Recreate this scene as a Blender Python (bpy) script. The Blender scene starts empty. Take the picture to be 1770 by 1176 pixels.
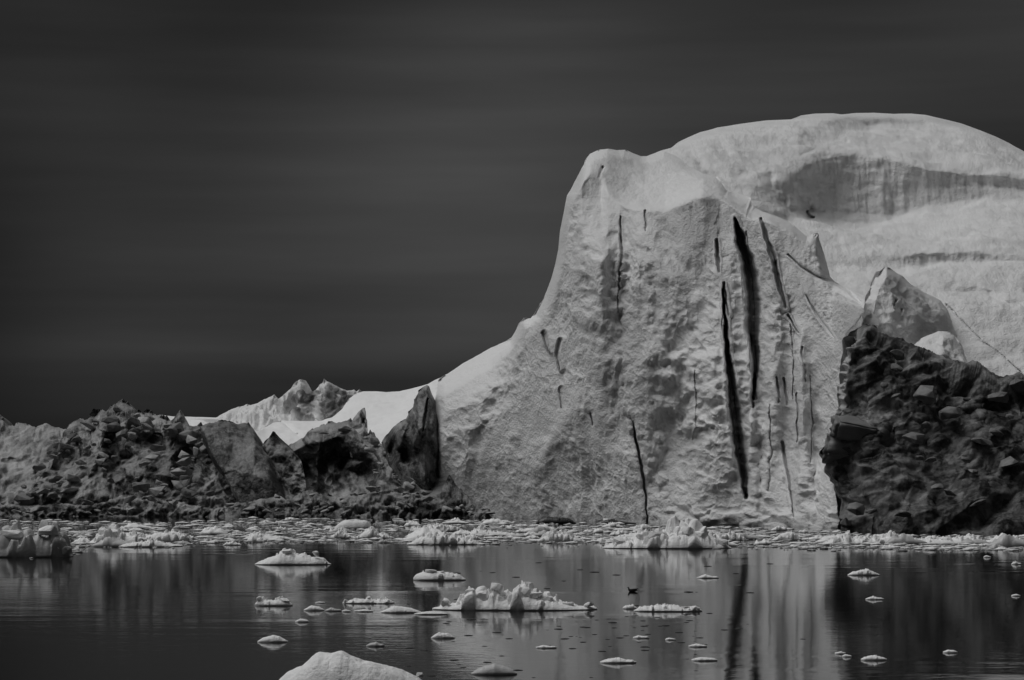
import bpy, bmesh, math, random
import numpy as np
from mathutils import Vector, Matrix

# ------------------------------------------------------------------ camera, sky, sun, exposure
FPX, HX, HY, CAMZ = 4179.2, 885.0, 800.0, 5.5      # focal length in photo pixels, centre column, horizon row, eye height
scene = bpy.context.scene
col = scene.collection
cam_d = bpy.data.cameras.new('camera')
cam_d.lens = 85; cam_d.sensor_width = 36; cam_d.shift_y = (HY-588.0)/1770.0
cam_d.clip_start = 0.5; cam_d.clip_end = 30000
cam = bpy.data.objects.new('camera', cam_d); col.objects.link(cam)
cam.location = (0, 0, CAMZ); cam.rotation_euler = (math.radians(90), 0, 0)
scene.camera = cam

SUN_DIR = Vector((-0.46, 0.08, 0.885)).normalized()     # towards the sun: high, a little left of and behind the camera
sun_el = math.asin(SUN_DIR.z); sun_az = math.atan2(SUN_DIR.x, SUN_DIR.y)
SKY_GAIN = 0.062
world = bpy.data.worlds.new('World'); scene.world = world; world.use_nodes = True
nt = world.node_tree; nt.nodes.clear()
def N(t, **kw):
    n = nt.nodes.new(t)
    for k, v in kw.items(): setattr(n, k, v)
    return n
sky = N('ShaderNodeTexSky', sky_type='NISHITA', sun_disc=False, sun_elevation=sun_el, sun_rotation=sun_az, air_density=1.0, dust_density=3.0, ozone_density=1.0)
bw = N('ShaderNodeRGBToBW'); nt.links.new(sky.outputs[0], bw.inputs[0])
tc = N('ShaderNodeTexCoord'); sep = N('ShaderNodeSeparateXYZ'); nt.links.new(tc.outputs['Generated'], sep.inputs[0])
elr = N('ShaderNodeValToRGB'); nt.links.new(sep.outputs['Z'], elr.inputs[0])          # thick overcast: darkest at the horizon, brighter overhead
cr = elr.color_ramp
ELEV = [(0.0, .19), (0.026, .23), (0.046, .33), (0.062, .24), (0.085, .265), (0.12, .25), (0.19, .165), (0.45, 0.21), (1.0, .55)]
cr.elements[0].position = ELEV[0][0]; cr.elements[0].color = (ELEV[0][1],)*3+(1,)
cr.elements[1].position = ELEV[-1][0]; cr.elements[1].color = (ELEV[-1][1],)*3+(1,)
for p, v in ELEV[1:-1]:
    e = cr.elements.new(p); e.color = (v, v, v, 1)
def band(scale_xy, scale_z, sc, lo, hi, detail):
    m = N('ShaderNodeMapping'); m.inputs['Scale'].default_value = (scale_xy, scale_xy, scale_z); m.inputs['Rotation'].default_value = (0, math.radians(-3), 0)
    nt.links.new(tc.outputs['Generated'], m.inputs[0])
    n = N('ShaderNodeTexNoise'); n.inputs['Scale'].default_value = sc; n.inputs['Detail'].default_value = detail; n.inputs['Roughness'].default_value = .5
    nt.links.new(m.outputs[0], n.inputs['Vector'])
    r = N('ShaderNodeMapRange'); r.inputs['From Min'].default_value = .3; r.inputs['From Max'].default_value = .7
    r.inputs['To Min'].default_value = lo; r.inputs['To Max'].default_value = hi
    nt.links.new(n.outputs[0], r.inputs[0]); return r
def mul(a, b):
    m = N('ShaderNodeMath', operation='MULTIPLY'); nt.links.new(a, m.inputs[0])
    if isinstance(b, float): m.inputs[1].default_value = b
    else: nt.links.new(b, m.inputs[1])
    return m.outputs[0]
b1 = band(3.2, 24, 1.0, .80, 1.24, 4); b2 = band(4, 60, 1.2, .90, 1.10, 3); b3 = band(3.4, 3.4, 1.0, .18, 1.78, 1)
b3.inputs[0].links[0].from_node.inputs['Vector'].links[0].from_node.inputs['Location'].default_value = (13.7, 7.1, 3.0)
v = mul(mul(mul(mul(bw.outputs[0], elr.outputs[0]), b1.outputs[0]), b2.outputs[0]), b3.outputs[0])
v = mul(v, SKY_GAIN*10)
bg = N('ShaderNodeBackground'); bg.inputs['Strength'].default_value = 0.1
nt.links.new(v, bg.inputs['Color'])
wo = N('ShaderNodeOutputWorld'); nt.links.new(bg.outputs[0], wo.inputs['Surface'])

sd = bpy.data.lights.new('sun', 'SUN'); sd.energy = 1.5; sd.angle = math.radians(48); sd.color = (1, 1, 1)
so = bpy.data.objects.new('sun', sd); col.objects.link(so); so.location = (0, 0, 200)
so.rotation_euler = SUN_DIR.to_track_quat('Z', 'Y').to_euler()
scene.view_settings.view_transform = 'Standard'; scene.view_settings.look = 'None'
scene.view_settings.gamma = 1; scene.view_settings.exposure = -0.02; scene.view_settings.use_curve_mapping = False
scene.cycles.max_bounces = 6; scene.cycles.diffuse_bounces = 3; scene.cycles.glossy_bounces = 3

# ------------------------------------------------------------------ numeric helpers
def D_at(py, z=0.0): return FPX*(CAMZ-z)/(py-HY)          # distance of a point at height z seen in photo row py
def world(px, py, D): return (px-HX)/FPX*D, D, CAMZ+(HY-py)/FPX*D

def h32(ix, iy, iz, seed):
    x = (ix.astype(np.int64)*73856093) ^ (iy.astype(np.int64)*19349663) ^ (iz.astype(np.int64)*83492791) ^ (seed*2654435761)
    x = (x & 0xffffffff).astype(np.uint32)
    x ^= x >> np.uint32(16); x *= np.uint32(0x7feb352d); x ^= x >> np.uint32(15); x *= np.uint32(0x846ca68b); x ^= x >> np.uint32(16)
    return x
def r01(h, k):
    x = h + np.uint32((k*0x9E3779B9) & 0xffffffff)
    x ^= x >> np.uint32(16); x *= np.uint32(0x7feb352d); x ^= x >> np.uint32(15); x *= np.uint32(0x846ca68b); x ^= x >> np.uint32(16)
    return (x >> np.uint32(8)).astype(np.float32)/np.float32(16777216)
def perlin(x, y, z, seed=0):
    x0, y0, z0 = np.floor(x), np.floor(y), np.floor(z)
    fx, fy, fz = (x-x0).astype(np.float32), (y-y0).astype(np.float32), (z-z0).astype(np.float32)
    s = lambda f: f*f*f*(f*(f*6-15)+10)
    ux, uy, uz = s(fx), s(fy), s(fz); out = 0
    for dx in (0, 1):
        for dy in (0, 1):
            for dz in (0, 1):
                h = h32(x0+dx, y0+dy, z0+dz, seed)
                g = (r01(h, 1)*2-1)*(fx-dx)+(r01(h, 2)*2-1)*(fy-dy)+(r01(h, 3)*2-1)*(fz-dz)
                out = out + g*(ux if dx else 1-ux)*(uy if dy else 1-uy)*(uz if dz else 1-uz)
    return out*1.4
def fbm(x, y, z, oct=4, seed=0, gain=.5, ridged=False):
    a, f, s = 1.0, 1.0, 0
    for o in range(oct):
        n = perlin(x*f, y*f, z*f, seed+o*17)
        s = s + a*((1-2*np.abs(n)) if ridged else n); a *= gain; f *= 2.03
    return s
def cells(u, v, seed):
    """bowls between sharp rims (F1 squared), and a random number per cell"""
    u0, v0 = np.floor(u), np.floor(v); best = np.full(u.shape, 9., np.float32); idv = np.zeros(u.shape, np.float32)
    z = np.zeros(u.shape)
    for dx in (-1, 0, 1):
        for dy in (-1, 0, 1):
            h = h32(u0+dx, v0+dy, z, seed)
            d = (u0+dx+r01(h, 1)-u)**2+(v0+dy+r01(h, 2)-v)**2
            m = d < best; best = np.where(m, d, best); idv = np.where(m, r01(h, 5), idv)
    return np.minimum(best, 1.2), idv
def chunks(u, v, seed, n=5):
    """relief of a pile of faceted blocks (the upper hull of many tilted polyhedra), a number per block, and its crevices"""
    u0, v0 = np.floor(u), np.floor(v); best = np.full(u.shape, -9., np.float32); sec = best.copy(); idv = np.zeros(u.shape, np.float32)
    z = np.zeros(u.shape)
    for dx in (-1, 0, 1):
        for dy in (-1, 0, 1):
            h = h32(u0+dx, v0+dy, z, seed)
            a = (u-(u0+dx+r01(h, 1))).astype(np.float32); b = (v-(v0+dy+r01(h, 2))).astype(np.float32)
            ang = r01(h, 3)*6.283; m = -9.0
            for k in range(n):
                t = ang+6.283*(k+.6*r01(h, 10+k))/n; sl = .25+1.15*r01(h, 20+k)
                m = np.maximum(m, (a*np.cos(t)+b*np.sin(t))*sl-.25*r01(h, 30+k))
            f = r01(h, 4)*.75-m
            up = f > best; sec = np.where(up, best, np.maximum(sec, f)); best = np.where(up, f, best); idv = np.where(up, r01(h, 5), idv)
    return best, idv, best-sec
def seg_dist(px, py, pts):
    """distance in photo pixels from every point to a polyline, and the third number of the polyline's points carried along it"""
    best = np.full(px.shape, 1e9); w = np.zeros(px.shape)
    for a, b in zip(pts[:-1], pts[1:]):
        ax, ay = a[0], a[1]; bx, by = b[0], b[1]; L = (bx-ax)**2+(by-ay)**2+1e-9
        t = np.clip(((px-ax)*(bx-ax)+(py-ay)*(by-ay))/L, 0, 1)
        d = np.hypot(px-ax-t*(bx-ax), py-ay-t*(by-ay)); m = d < best
        best = np.where(m, d, best)
        if len(a) > 2: w = np.where(m, a[2]+t*(b[2]-a[2]), w)
    return best, w
def blobs(px, py, L):
    s = 0
    for x, y, rx, ry, a in L: s = s+a*np.exp(-((px-x)/rx)**2-((py-y)/ry)**2)
    return s
def smooth(a, n):
    for _ in range(n):
        p = np.pad(a, 1, mode='edge'); a = (p[:-2, 1:-1]+2*p[1:-1, 1:-1]+p[2:, 1:-1])/4
        p = np.pad(a, 1, mode='edge'); a = (p[1:-1, :-2]+2*p[1:-1, 1:-1]+p[1:-1, 2:])/4
    return a
def sstep(a, b, x):
    t = np.clip((x-a)/(b-a), 0, 1); return t*t*(3-2*t)

# ------------------------------------------------------------------ object helpers
def empty(name, label, cat, loc, group=None):
    o = bpy.data.objects.new(name, None); col.objects.link(o); o.location = loc
    o['label'] = label; o['category'] = cat
    if group: o['group'] = group
    return o
def put(name, me, parent=None, loc=None, mat=None, label=None, cat=None, group=None, kind=None):
    o = bpy.data.objects.new(name, me); col.objects.link(o)
    if parent: o.parent = parent
    if loc is not None: o.location = loc
    if mat and not me.materials: me.materials.append(mat)
    if label: o['label'] = label
    if cat: o['category'] = cat
    if group: o['group'] = group
    if kind: o['kind'] = kind
    return o
def mesh_np(name, V, quads, dirt=None, tris=None, smooth_=True):
    me = bpy.data.meshes.new(name)
    V = np.asarray(V, np.float32); Q = np.asarray(quads, np.int32).reshape(-1, 4)
    T = np.asarray(tris, np.int32).reshape(-1, 3) if tris is not None and len(tris) else np.zeros((0, 3), np.int32)
    me.vertices.add(len(V)); me.vertices.foreach_set('co', V.ravel())
    me.loops.add(Q.size+T.size); me.loops.foreach_set('vertex_index', np.concatenate([Q.ravel(), T.ravel()]))
    me.polygons.add(len(Q)+len(T))
    me.polygons.foreach_set('loop_start', np.concatenate([np.arange(len(Q))*4, len(Q)*4+np.arange(len(T))*3]).astype(np.int32))
    me.polygons.foreach_set('use_smooth', np.full(len(Q)+len(T), smooth_))
    if dirt is not None:
        a = me.attributes.new('dirt', 'FLOAT', 'POINT'); a.data.foreach_set('value', np.asarray(dirt, np.float32))  # carries dirt, plus some shade and highlights painted into the colour
    me.update(calc_edges=True); me.validate()
    return me

# ------------------------------------------------------------------ materials
def ice_mat(name, clean=.80, dirty=.04, bump=.06, bscale=2.2, rough=.6, grain=.15, streak=None, attr=True, base=0.0, spec=.3):
    m = bpy.data.materials.new(name); m.use_nodes = True; t = m.node_tree; t.nodes.clear()
    n = lambda k, **kw: [setattr(x, a, b) for x in [t.nodes.new(k)] for a, b in kw.items()] and x if False else t.nodes.new(k)
    L = t.links.new
    out = n('ShaderNodeOutputMaterial'); p = n('ShaderNodeBsdfPrincipled'); L(p.outputs[0], out.inputs[0])
    tcn = n('ShaderNodeTexCoord')
    n1 = n('ShaderNodeTexNoise'); n1.inputs['Scale'].default_value = bscale; n1.inputs['Detail'].default_value = 6; n1.inputs['Roughness'].default_value = .62
    L(tcn.outputs['Object'], n1.inputs['Vector'])
    n2 = n('ShaderNodeTexNoise'); n2.inputs['Scale'].default_value = .55; n2.inputs['Detail'].default_value = 5; n2.inputs['Roughness'].default_value = .6
    if streak:
        mp = n('ShaderNodeMapping'); mp.inputs['Scale'].default_value = streak; L(tcn.outputs['Object'], mp.inputs[0]); L(mp.outputs[0], n2.inputs['Vector'])
    else: L(tcn.outputs['Object'], n2.inputs['Vector'])
    def math_(op, a, b):
        x = n('ShaderNodeMath'); x.operation = op
        for i, q in enumerate((a, b)):
            if isinstance(q, (int, float)): x.inputs[i].default_value = q
            else: L(q, x.inputs[i])
        return x.outputs[0]
    g = math_('MULTIPLY', math_('SUBTRACT', n1.outputs[0], .5), grain*2)
    g2 = math_('MULTIPLY', math_('SUBTRACT', n2.outputs[0], .5), grain*2.4)
    if attr:
        at = n('ShaderNodeAttribute'); at.attribute_name = 'dirt'; d0 = at.outputs['Fac']
        d = math_('ADD', math_('ADD', d0, math_('MULTIPLY', g, math_('ADD', d0, .25))), math_('MULTIPLY', g2, math_('ADD', d0, .1)))
    else: d = math_('ADD', math_('ADD', g, g2), base)
    cl = n('ShaderNodeClamp'); L(d, cl.inputs[0])
    mx = n('ShaderNodeMix'); mx.data_type = 'RGBA'; L(cl.outputs[0], mx.inputs[0])
    mx.inputs[6].default_value = (clean, clean, clean, 1); mx.inputs[7].default_value = (dirty, dirty, dirty, 1)
    L(mx.outputs[2], p.inputs['Base Color'])
    p.inputs['Roughness'].default_value = rough; p.inputs['Specular IOR Level'].default_value = spec
    b = n('ShaderNodeBump'); b.inputs['Distance'].default_value = bump; b.inputs['Strength'].default_value = 1
    L(n1.outputs[0], b.inputs['Height']); L(b.outputs[0], p.inputs['Normal'])
    return m
M_WHITE = ice_mat('weathered_white_ice', .86, .05, bump=.17, bscale=5.0, rough=.65)
M_SNOW = ice_mat('smooth_snow', .86, .10, bump=.05, bscale=1.5, rough=.75)
M_DIRTY = ice_mat('debris_laden_ice', .46, .018, bump=.20, bscale=3.2, rough=.5, grain=.45, spec=.35)
M_DARK = ice_mat('dark_debris_ice', .42, .020, bump=.14, bscale=1.8, rough=.5, grain=.4, spec=.3)
M_FLOE = ice_mat('floe_ice', .90, .08, bump=.05, bscale=8, rough=.55, grain=.12, attr=False, base=.03)
M_FLOE_G = ice_mat('grey_floe_ice', .6, .08, bump=.03, bscale=6, rough=.45, grain=.3, attr=False, base=.20)
M_CLEAR = ice_mat('dark_clear_ice', .05, .012, bump=.02, bscale=6, rough=.3, grain=.3, attr=False, base=.5)
M_BLOCK = ice_mat('dirty_ice_block', .42, .04, bump=.05, bscale=3, rough=.5, grain=.6, attr=False, base=.3)
M_BLOCKD = ice_mat('dark_ice_block', .22, .03, bump=.05, bscale=3, rough=.5, grain=.5, attr=False, base=.3)

# ------------------------------------------------------------------ water
def make_water():
    me = bpy.data.meshes.new('water')
    me.from_pydata([(-9000, -300, 0), (9000, -300, 0), (9000, 16000, 0), (-9000, 16000, 0)], [], [(0, 1, 2, 3)])
    m = bpy.data.materials.new('fjord_water'); m.use_nodes = True; t = m.node_tree; L = t.links.new
    p = t.nodes['Principled BSDF']; p.inputs['Base Color'].default_value = (.004, .004, .004, 1)
    p.inputs['Roughness'].default_value = .05; p.inputs['IOR'].default_value = 1.33
    tcn = t.nodes.new('ShaderNodeTexCoord')
    def noise(sx, sy, sc, det):
        mp = t.nodes.new('ShaderNodeMapping'); mp.inputs['Scale'].default_value = (sx, sy, 1); L(tcn.outputs['Object'], mp.inputs[0])
        x = t.nodes.new('ShaderNodeTexNoise'); x.inputs['Scale'].default_value = sc; x.inputs['Detail'].default_value = det
        L(mp.outputs[0], x.inputs['Vector']); return x.outputs[0]
    fine = noise(1, 1.6, 1.6, 3); swell = noise(.12, .45, 1.0, 1); mask = noise(.03, .045, 1.0, 2)
    mr = t.nodes.new('ShaderNodeMapRange'); mr.inputs['From Min'].default_value = .50; mr.inputs['From Max'].default_value = .62; mr.inputs['To Min'].default_value = .12; mr.inputs['To Max'].default_value = 1.0
    L(mask, mr.inputs[0])
    sc = t.nodes.new('ShaderNodeMath'); sc.operation = 'MULTIPLY'; L(swell, sc.inputs[0]); L(mr.outputs[0], sc.inputs[1])
    bA = t.nodes.new('ShaderNodeBump'); bA.inputs['Distance'].default_value = .004; L(fine, bA.inputs['Height'])
    bB = t.nodes.new('ShaderNodeBump'); bB.inputs['Distance'].default_value = .026; L(sc.outputs[0], bB.inputs['Height']); L(bA.outputs[0], bB.inputs['Normal'])
    L(bB.outputs[0], p.inputs['Normal'])
    put('water', me, mat=m, kind='structure')
make_water()

# ------------------------------------------------------------------ relief solids: the ice bodies
def poly_by(pts, axis, n, pw=1.0):
    """resample a boundary curve evenly along x (axis 0) or y (axis 1)"""
    P = np.array(pts, float); k = P[:, axis].copy()
    sgn = 1 if k[-1] >= k[0] else -1
    kk = np.maximum.accumulate(k*sgn+np.arange(len(k))*1e-4)
    q = np.linspace(kk[0], kk[-1], n)
    return np.stack([np.interp(q, kk, P[:, 0]), np.interp(q, kk, P[:, 1])], 1)
def relief(name, L, T, R, B, strata, res, mat, parent, lines=(), blur=3, disp=None, dirtf=None, back=25., edge=(0, 0), label=None, edge_sides='LTR', rough_top=0.0, seed=1, calm_top=.12, push=0.0):
    L = np.array(L, float); T = np.array(T, float); R = np.array(R, float); B = np.array(B, float)
    nx = int(max(abs(T[-1, 0]-T[0, 0]), abs(B[-1, 0]-B[0, 0]))/res)+2; ny = int(max(abs(L[-1, 1]-L[0, 1]), abs(R[-1, 1]-R[0, 1]))/res)+2
    l, r = poly_by(L, 1, ny), poly_by(R, 1, ny); t, b = poly_by(T, 0, nx), poly_by(B, 0, nx)
    s = np.linspace(0, 1, nx)[None, :, None]; q = np.linspace(0, 1, ny)[:, None, None]
    def split(c):                                       # gentle run of a boundary, and its fine detail that dies away inside
        n_ = len(c); lin = c[0]+(c[-1]-c[0])*np.linspace(0, 1, n_)[:, None]; w_ = max(3, n_//10); k_ = np.ones(2*w_+1)/(2*w_+1); g = c-lin
        for _ in range(2):
            gp = np.concatenate([-g[1:w_+1][::-1], g, -g[-w_-1:-1][::-1]]); g = np.stack([np.convolve(gp[:, i], k_, 'valid') for i in range(2)], 1)
        return lin+g, c-lin-g
    (l0, l1), (r0, r1), (t0, t1), (b0, b1_) = split(l), split(r), split(t), split(b)
    G = (1-q)*t0[None]+q*b0[None]+(1-s)*l0[:, None]+s*r0[:, None]-((1-s)*(1-q)*t[0]+s*(1-q)*t[-1]+(1-s)*q*b[0]+s*q*b[-1])
    dx_ = 14/(nx*res); dy_ = 14/(ny*res)
    G = G+np.exp(-(q/dy_))*t1[None]+np.exp(-((1-q)/dy_))*b1_[None]+np.exp(-(s/dx_))*l1[:, None]+np.exp(-((1-s)/dx_))*r1[:, None]
    px, py = G[..., 0].copy(), G[..., 1].copy()
    if rough_top:
        w = (1-q[..., 0])**6
        py += w*rough_top*fbm(px/14, px*0+.3, px*0, 4, seed+5)*1.6
    Y = [np.interp(px, [c[0] for c in C], [c[1] for c in C]) for C in strata]; Dk = [np.interp(px, [c[0] for c in C], [c[2] for c in C]) for C in strata]
    for k in range(1, len(Y)): Y[k] = np.maximum(Y[k], Y[k-1]+.5)
    D = Dk[0].copy()
    for k in range(len(Y)-1):
        f = (py-Y[k])/(Y[k+1]-Y[k]); D = np.where((f > 0), Dk[k]+np.clip(f, 0, 1)*(Dk[k+1]-Dk[k]), D)
    D = smooth(D, blur); crk = np.zeros(px.shape)
    PX, PY, DD, CK = px, py, D, crk
    for ln in lines:
        kind, amp, w, pts = ln; mg = 50+(4*w if kind == 'g' else 30); xs_ = [p_[0] for p_ in pts]; ys_ = [p_[1] for p_ in pts]
        near = (PX > min(xs_)-mg) & (PX < max(xs_)+mg) & (PY > min(ys_)-mg) & (PY < max(ys_)+mg); rr_ = np.flatnonzero(near.any(1)); cc_ = np.flatnonzero(near.any(0))
        if not len(rr_): continue
        sl_ = np.s_[rr_[0]:rr_[-1]+1, cc_[0]:cc_[-1]+1]; px, py, D, crk = PX[sl_], PY[sl_], DD[sl_], CK[sl_]
        if kind == 'g':                                 # soft ridges and hollows, wandering a little, fading out at their ends
            qx = px+w*.9*fbm(px/38, py/38, px*0+w, 3, 70); qy = py+w*.9*fbm(px/38, py/38, px*0+w+5, 3, 71)
            d, ww = seg_dist(qx, qy, [(p_[0], p_[1], i_/(len(pts)-1)) for i_, p_ in enumerate(pts)])
            D = D+amp*np.exp(-(d/(w*1.25))**2)*np.maximum(np.sin(np.pi*np.clip(ww*.9+.05, 0, 1)), 0)**.6; DD[sl_] = D; continue
        jx = px+2.6*fbm(py/24, px*0+pts[0][0], px*0, 4, 78)+.25*fbm(py/4, px/6, px*0, 2, 79)
        d, ww = seg_dist(jx, py, pts)
        if kind == 'G': D = D+amp*np.exp(-(d/w)**2)
        else:
            wl = np.maximum(ww, .4)*(1+.30*fbm(px/60, py/24, px*0, 2, 77)); cr_ = np.exp(-(d/(wl*w))**5); sx_ = np.clip((jx-np.interp(py, [p_[1] for p_ in pts], [p_[0] for p_ in pts]))/(wl*w), -1, 1); D = D+amp*cr_*np.where(wl > 4, .78-.34*sx_, 1); crk = np.maximum(crk, np.exp(-(d/(wl*w*1.4+1.5))**2))
            y0_, y1_ = pts[0][1], pts[-1][1]
            if y1_-y0_ > 60:
                sd_ = px-np.interp(py, [p_[1] for p_ in pts], [p_[0] for p_ in pts]); on_ = sstep(y0_-6, y0_+30, py)*sstep(y1_+10, y1_-30, py)
                wf = np.maximum(ww, .4); D = D-.22*on_*np.exp(-((sd_+wf*1.6)/4)**2)+.13*amp*on_*np.exp(-np.maximum(sd_, 0)/(wf*1.8+4))*(sd_ > 0)
        DD[sl_] = D; CK[sl_] = crk
    px, py, D, crk = PX, PY, DD, CK
    if edge[0] > 0:
        d = np.full(px.shape, 1e9)
        if 'L' in edge_sides: d = np.minimum(d, seg_dist(px, py, [tuple(x) for x in l[::12]]+[tuple(l[-1])])[0])
        if 'T' in edge_sides: d = np.minimum(d, seg_dist(px, py, [tuple(x) for x in t[::12]]+[tuple(t[-1])])[0])
        if 'R' in edge_sides: d = np.minimum(d, seg_dist(px, py, [tuple(x) for x in r[::12]]+[tuple(r[-1])])[0])
        k = np.clip(1-d/edge[0], 0, 1); D = D+edge[1]*.85*k*k
    X, Yw, Z = world(px, py, D); P = np.stack([X, Yw, Z], -1)
    Ps = np.stack([smooth(P[..., i], 4) for i in range(3)], -1)
    gx = np.gradient(Ps, axis=1); gy = np.gradient(Ps, axis=0)
    nrm = np.cross(gy, gx); nrm /= np.linalg.norm(nrm, axis=-1, keepdims=True)+1e-9
    nrm *= -np.sign(np.median(nrm[..., 1]))
    if mat is M_DIRTY: push = 1.6
    if push: nrm = nrm+np.array([0, -push, 0]); nrm /= np.linalg.norm(nrm, axis=-1, keepdims=True)
    dirt = np.zeros(px.shape)
    if disp is not None:
        h, dd = disp(px, py, P, nrm); tq = q[..., 0]*ny*res
        h = h*(1-.9*crk)*(calm_top+(1-calm_top)*sstep(0, 14, tq)); P = P+nrm*h[..., None]; P[:12, :, 2] = np.minimum.accumulate(P[:12, :, 2], axis=0); P[:12, :, 1] = np.minimum.accumulate(P[:12, :, 1], axis=0)
        if dd is not None: dirt = dd
    if dirtf is not None: dirt = dirtf(px, py, P, nrm, dirt)
    root = parent.location if parent else Vector((0, 0, 0))
    V = P.reshape(-1, 3); idx = np.arange(ny*nx).reshape(ny, nx)
    quads = np.stack([idx[:-1, :-1], idx[1:, :-1], idx[1:, 1:], idx[:-1, 1:]], -1).reshape(-1, 4)
    # back of the body: rings that swell away and draw in, closed at the end
    ring = np.concatenate([idx[0, :-1], idx[:-1, -1], idx[-1, :0:-1], idx[:0:-1, 0]])
    RP = V[ring]; c = RP.mean(0); c[2] = RP[:, 2].min(); Vs = [V, RP]; prev = len(V)+np.arange(len(ring)); base = len(V)+len(ring); Q = [quads]; rd = np.full(len(ring), min(.5, float(np.median(dirt)))); dts = [dirt.ravel(), rd]
    for f, sc in ((.05, 1.0), (.3, .95), (.65, .78), (1., .45)):
        NP = c+(RP-c)*sc; NP[:, 1] = RP[:, 1]+back*f; NP[:, 2] = np.minimum(NP[:, 2], RP[:, 2]-.12-.5*f)
        cur = base+np.arange(len(ring)); Vs.append(NP); dts.append(rd); base += len(ring)
        Q.append(np.stack([prev, np.roll(prev, -1), np.roll(cur, -1), cur], -1)); prev = cur
    Vs.append(Vs[-1].mean(0)[None]); dts.append([0.]); tr = np.stack([prev, np.roll(prev, -1), np.full(len(prev), base)], -1)
    me = mesh_np(name, np.concatenate(Vs)-np.array(root), np.concatenate(Q), np.concatenate(dts), tr)
    return put(name, me, parent, mat=mat, label=label)

# ================================================================== THE GREAT ICEBERG
berg = empty('iceberg', 'huge white iceberg with a cracked vertical cliff and a broad smooth dome behind it', 'iceberg', (22, 225, 0))

cliffL = [(1020, 266), (1010, 276), (1000, 300), (989, 322), (980, 338), (975, 365), (968, 400), (965, 430), (960, 455), (953, 480), (946, 500), (938, 520), (926, 543), (921, 552), (912, 547), (906, 549), (896, 560), (887, 584), (870, 592), (850, 601), (830, 612), (812, 622), (790, 636), (772, 648), (758, 655), (752, 690), (750, 760), (750, 945)]
cliffT = [(1020, 266), (1035, 259), (1052, 257.5), (1066, 260), (1082, 259), (1094, 265), (1108, 270), (1118, 270), (1130, 266), (1148, 262), (1165, 268), (1180, 276), (1192, 288), (1215, 300), (1240, 306), (1250, 318), (1257, 331), (1275, 334), (1298, 342), (1300, 356), (1318, 366), (1345, 375), (1370, 388), (1395, 410), (1404, 404), (1412, 402), (1420, 425), (1428, 450), (1436, 484), (1455, 494), (1475, 503), (1495, 512)]
cliffR = [(1495, 512), (1494, 540), (1480, 560), (1462, 576), (1458, 600), (1452, 640), (1450, 700), (1444, 738), (1434, 760), (1440, 800), (1446, 850), (1452, 900), (1453, 962)]
cliffB = [(750, 945), (900, 950), (1100, 952), (1290, 958), (1453, 962)]
cliff_strata = [
 [(740, 650, 262), (760, 650, 262), (885, 583, 262), (905, 546, 247), (945, 488, 244), (980, 335, 248), (1010, 270, 253), (1050, 256, 256), (1115, 264, 266), (1150, 256, 270), (1190, 272, 268), (1245, 300, 260), (1265, 330, 250), (1300, 342, 243), (1410, 400, 232), (1440, 480, 226), (1495, 510, 212)],
 [(740, 695, 252), (760, 685, 251), (800, 660, 250), (850, 635, 249), (885, 602, 247), (905, 560, 243), (922, 556, 242), (945, 505, 240), (980, 360, 239), (1005, 315, 240), (1020, 300, 242), (1040, 305, 243), (1050, 330, 239), (1068, 348, 237), (1085, 358, 235), (1120, 362, 233), (1150, 362, 232), (1180, 350, 231), (1215, 335, 230.5), (1245, 340, 231), (1265, 350, 230), (1300, 378, 228), (1330, 380, 227), (1370, 402, 226), (1410, 430, 225), (1440, 492, 222), (1495, 518, 211)],
 [(740, 730, 250), (800, 700, 246.5), (870, 645, 246), (905, 600, 241.5), (945, 550, 238), (970, 470, 236.5), (1000, 450, 233.5), (1040, 450, 230.3), (1075, 450, 231.5), (1100, 450, 229), (1180, 450, 227.2), (1240, 450, 226.5), (1290, 460, 225.5), (1350, 470, 223.4), (1410, 480, 222.2), (1440, 520, 219.5), (1495, 535, 209)],
 [(740, 770, 249), (790, 745, 246), (850, 720, 243.6), (900, 690, 240.2), (950, 650, 235.5), (1000, 620, 231), (1040, 620, 228), (1075, 620, 227), (1120, 620, 224), (1180, 620, 222.5), (1240, 620, 220.5), (1290, 630, 220), (1350, 630, 218.2), (1410, 620, 216.5), (1460, 600, 213), (1500, 600, 205)],
 [(740, 830, 248.5), (775, 810, 247.3), (797, 800, 245.2), (850, 790, 242.4), (900, 790, 239.2), (950, 780, 234.5), (1000, 780, 230), (1050, 780, 227), (1100, 780, 223.5), (1150, 780, 222), (1180, 780, 220.5), (1230, 770, 216.8), (1290, 780, 216), (1350, 780, 214.2), (1425, 780, 211.5), (1500, 780, 203)],
 [(740, 895, 250), (800, 894, 246), (850, 895, 241.9), (900, 897, 239), (1000, 900, 230), (1100, 903, 223), (1200, 906, 217), (1290, 909, 212.5), (1350, 911, 209), (1450, 914, 203), (1500, 916, 200)],
 [(740, 950, 249), (800, 950, 246), (850, 950, 241.5), (900, 950, 238.5), (1000, 950, 229), (1100, 950, 222), (1200, 950, 216), (1290, 950, 212), (1350, 950, 208), (1450, 960, 202), (1500, 960, 200)]]
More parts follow.
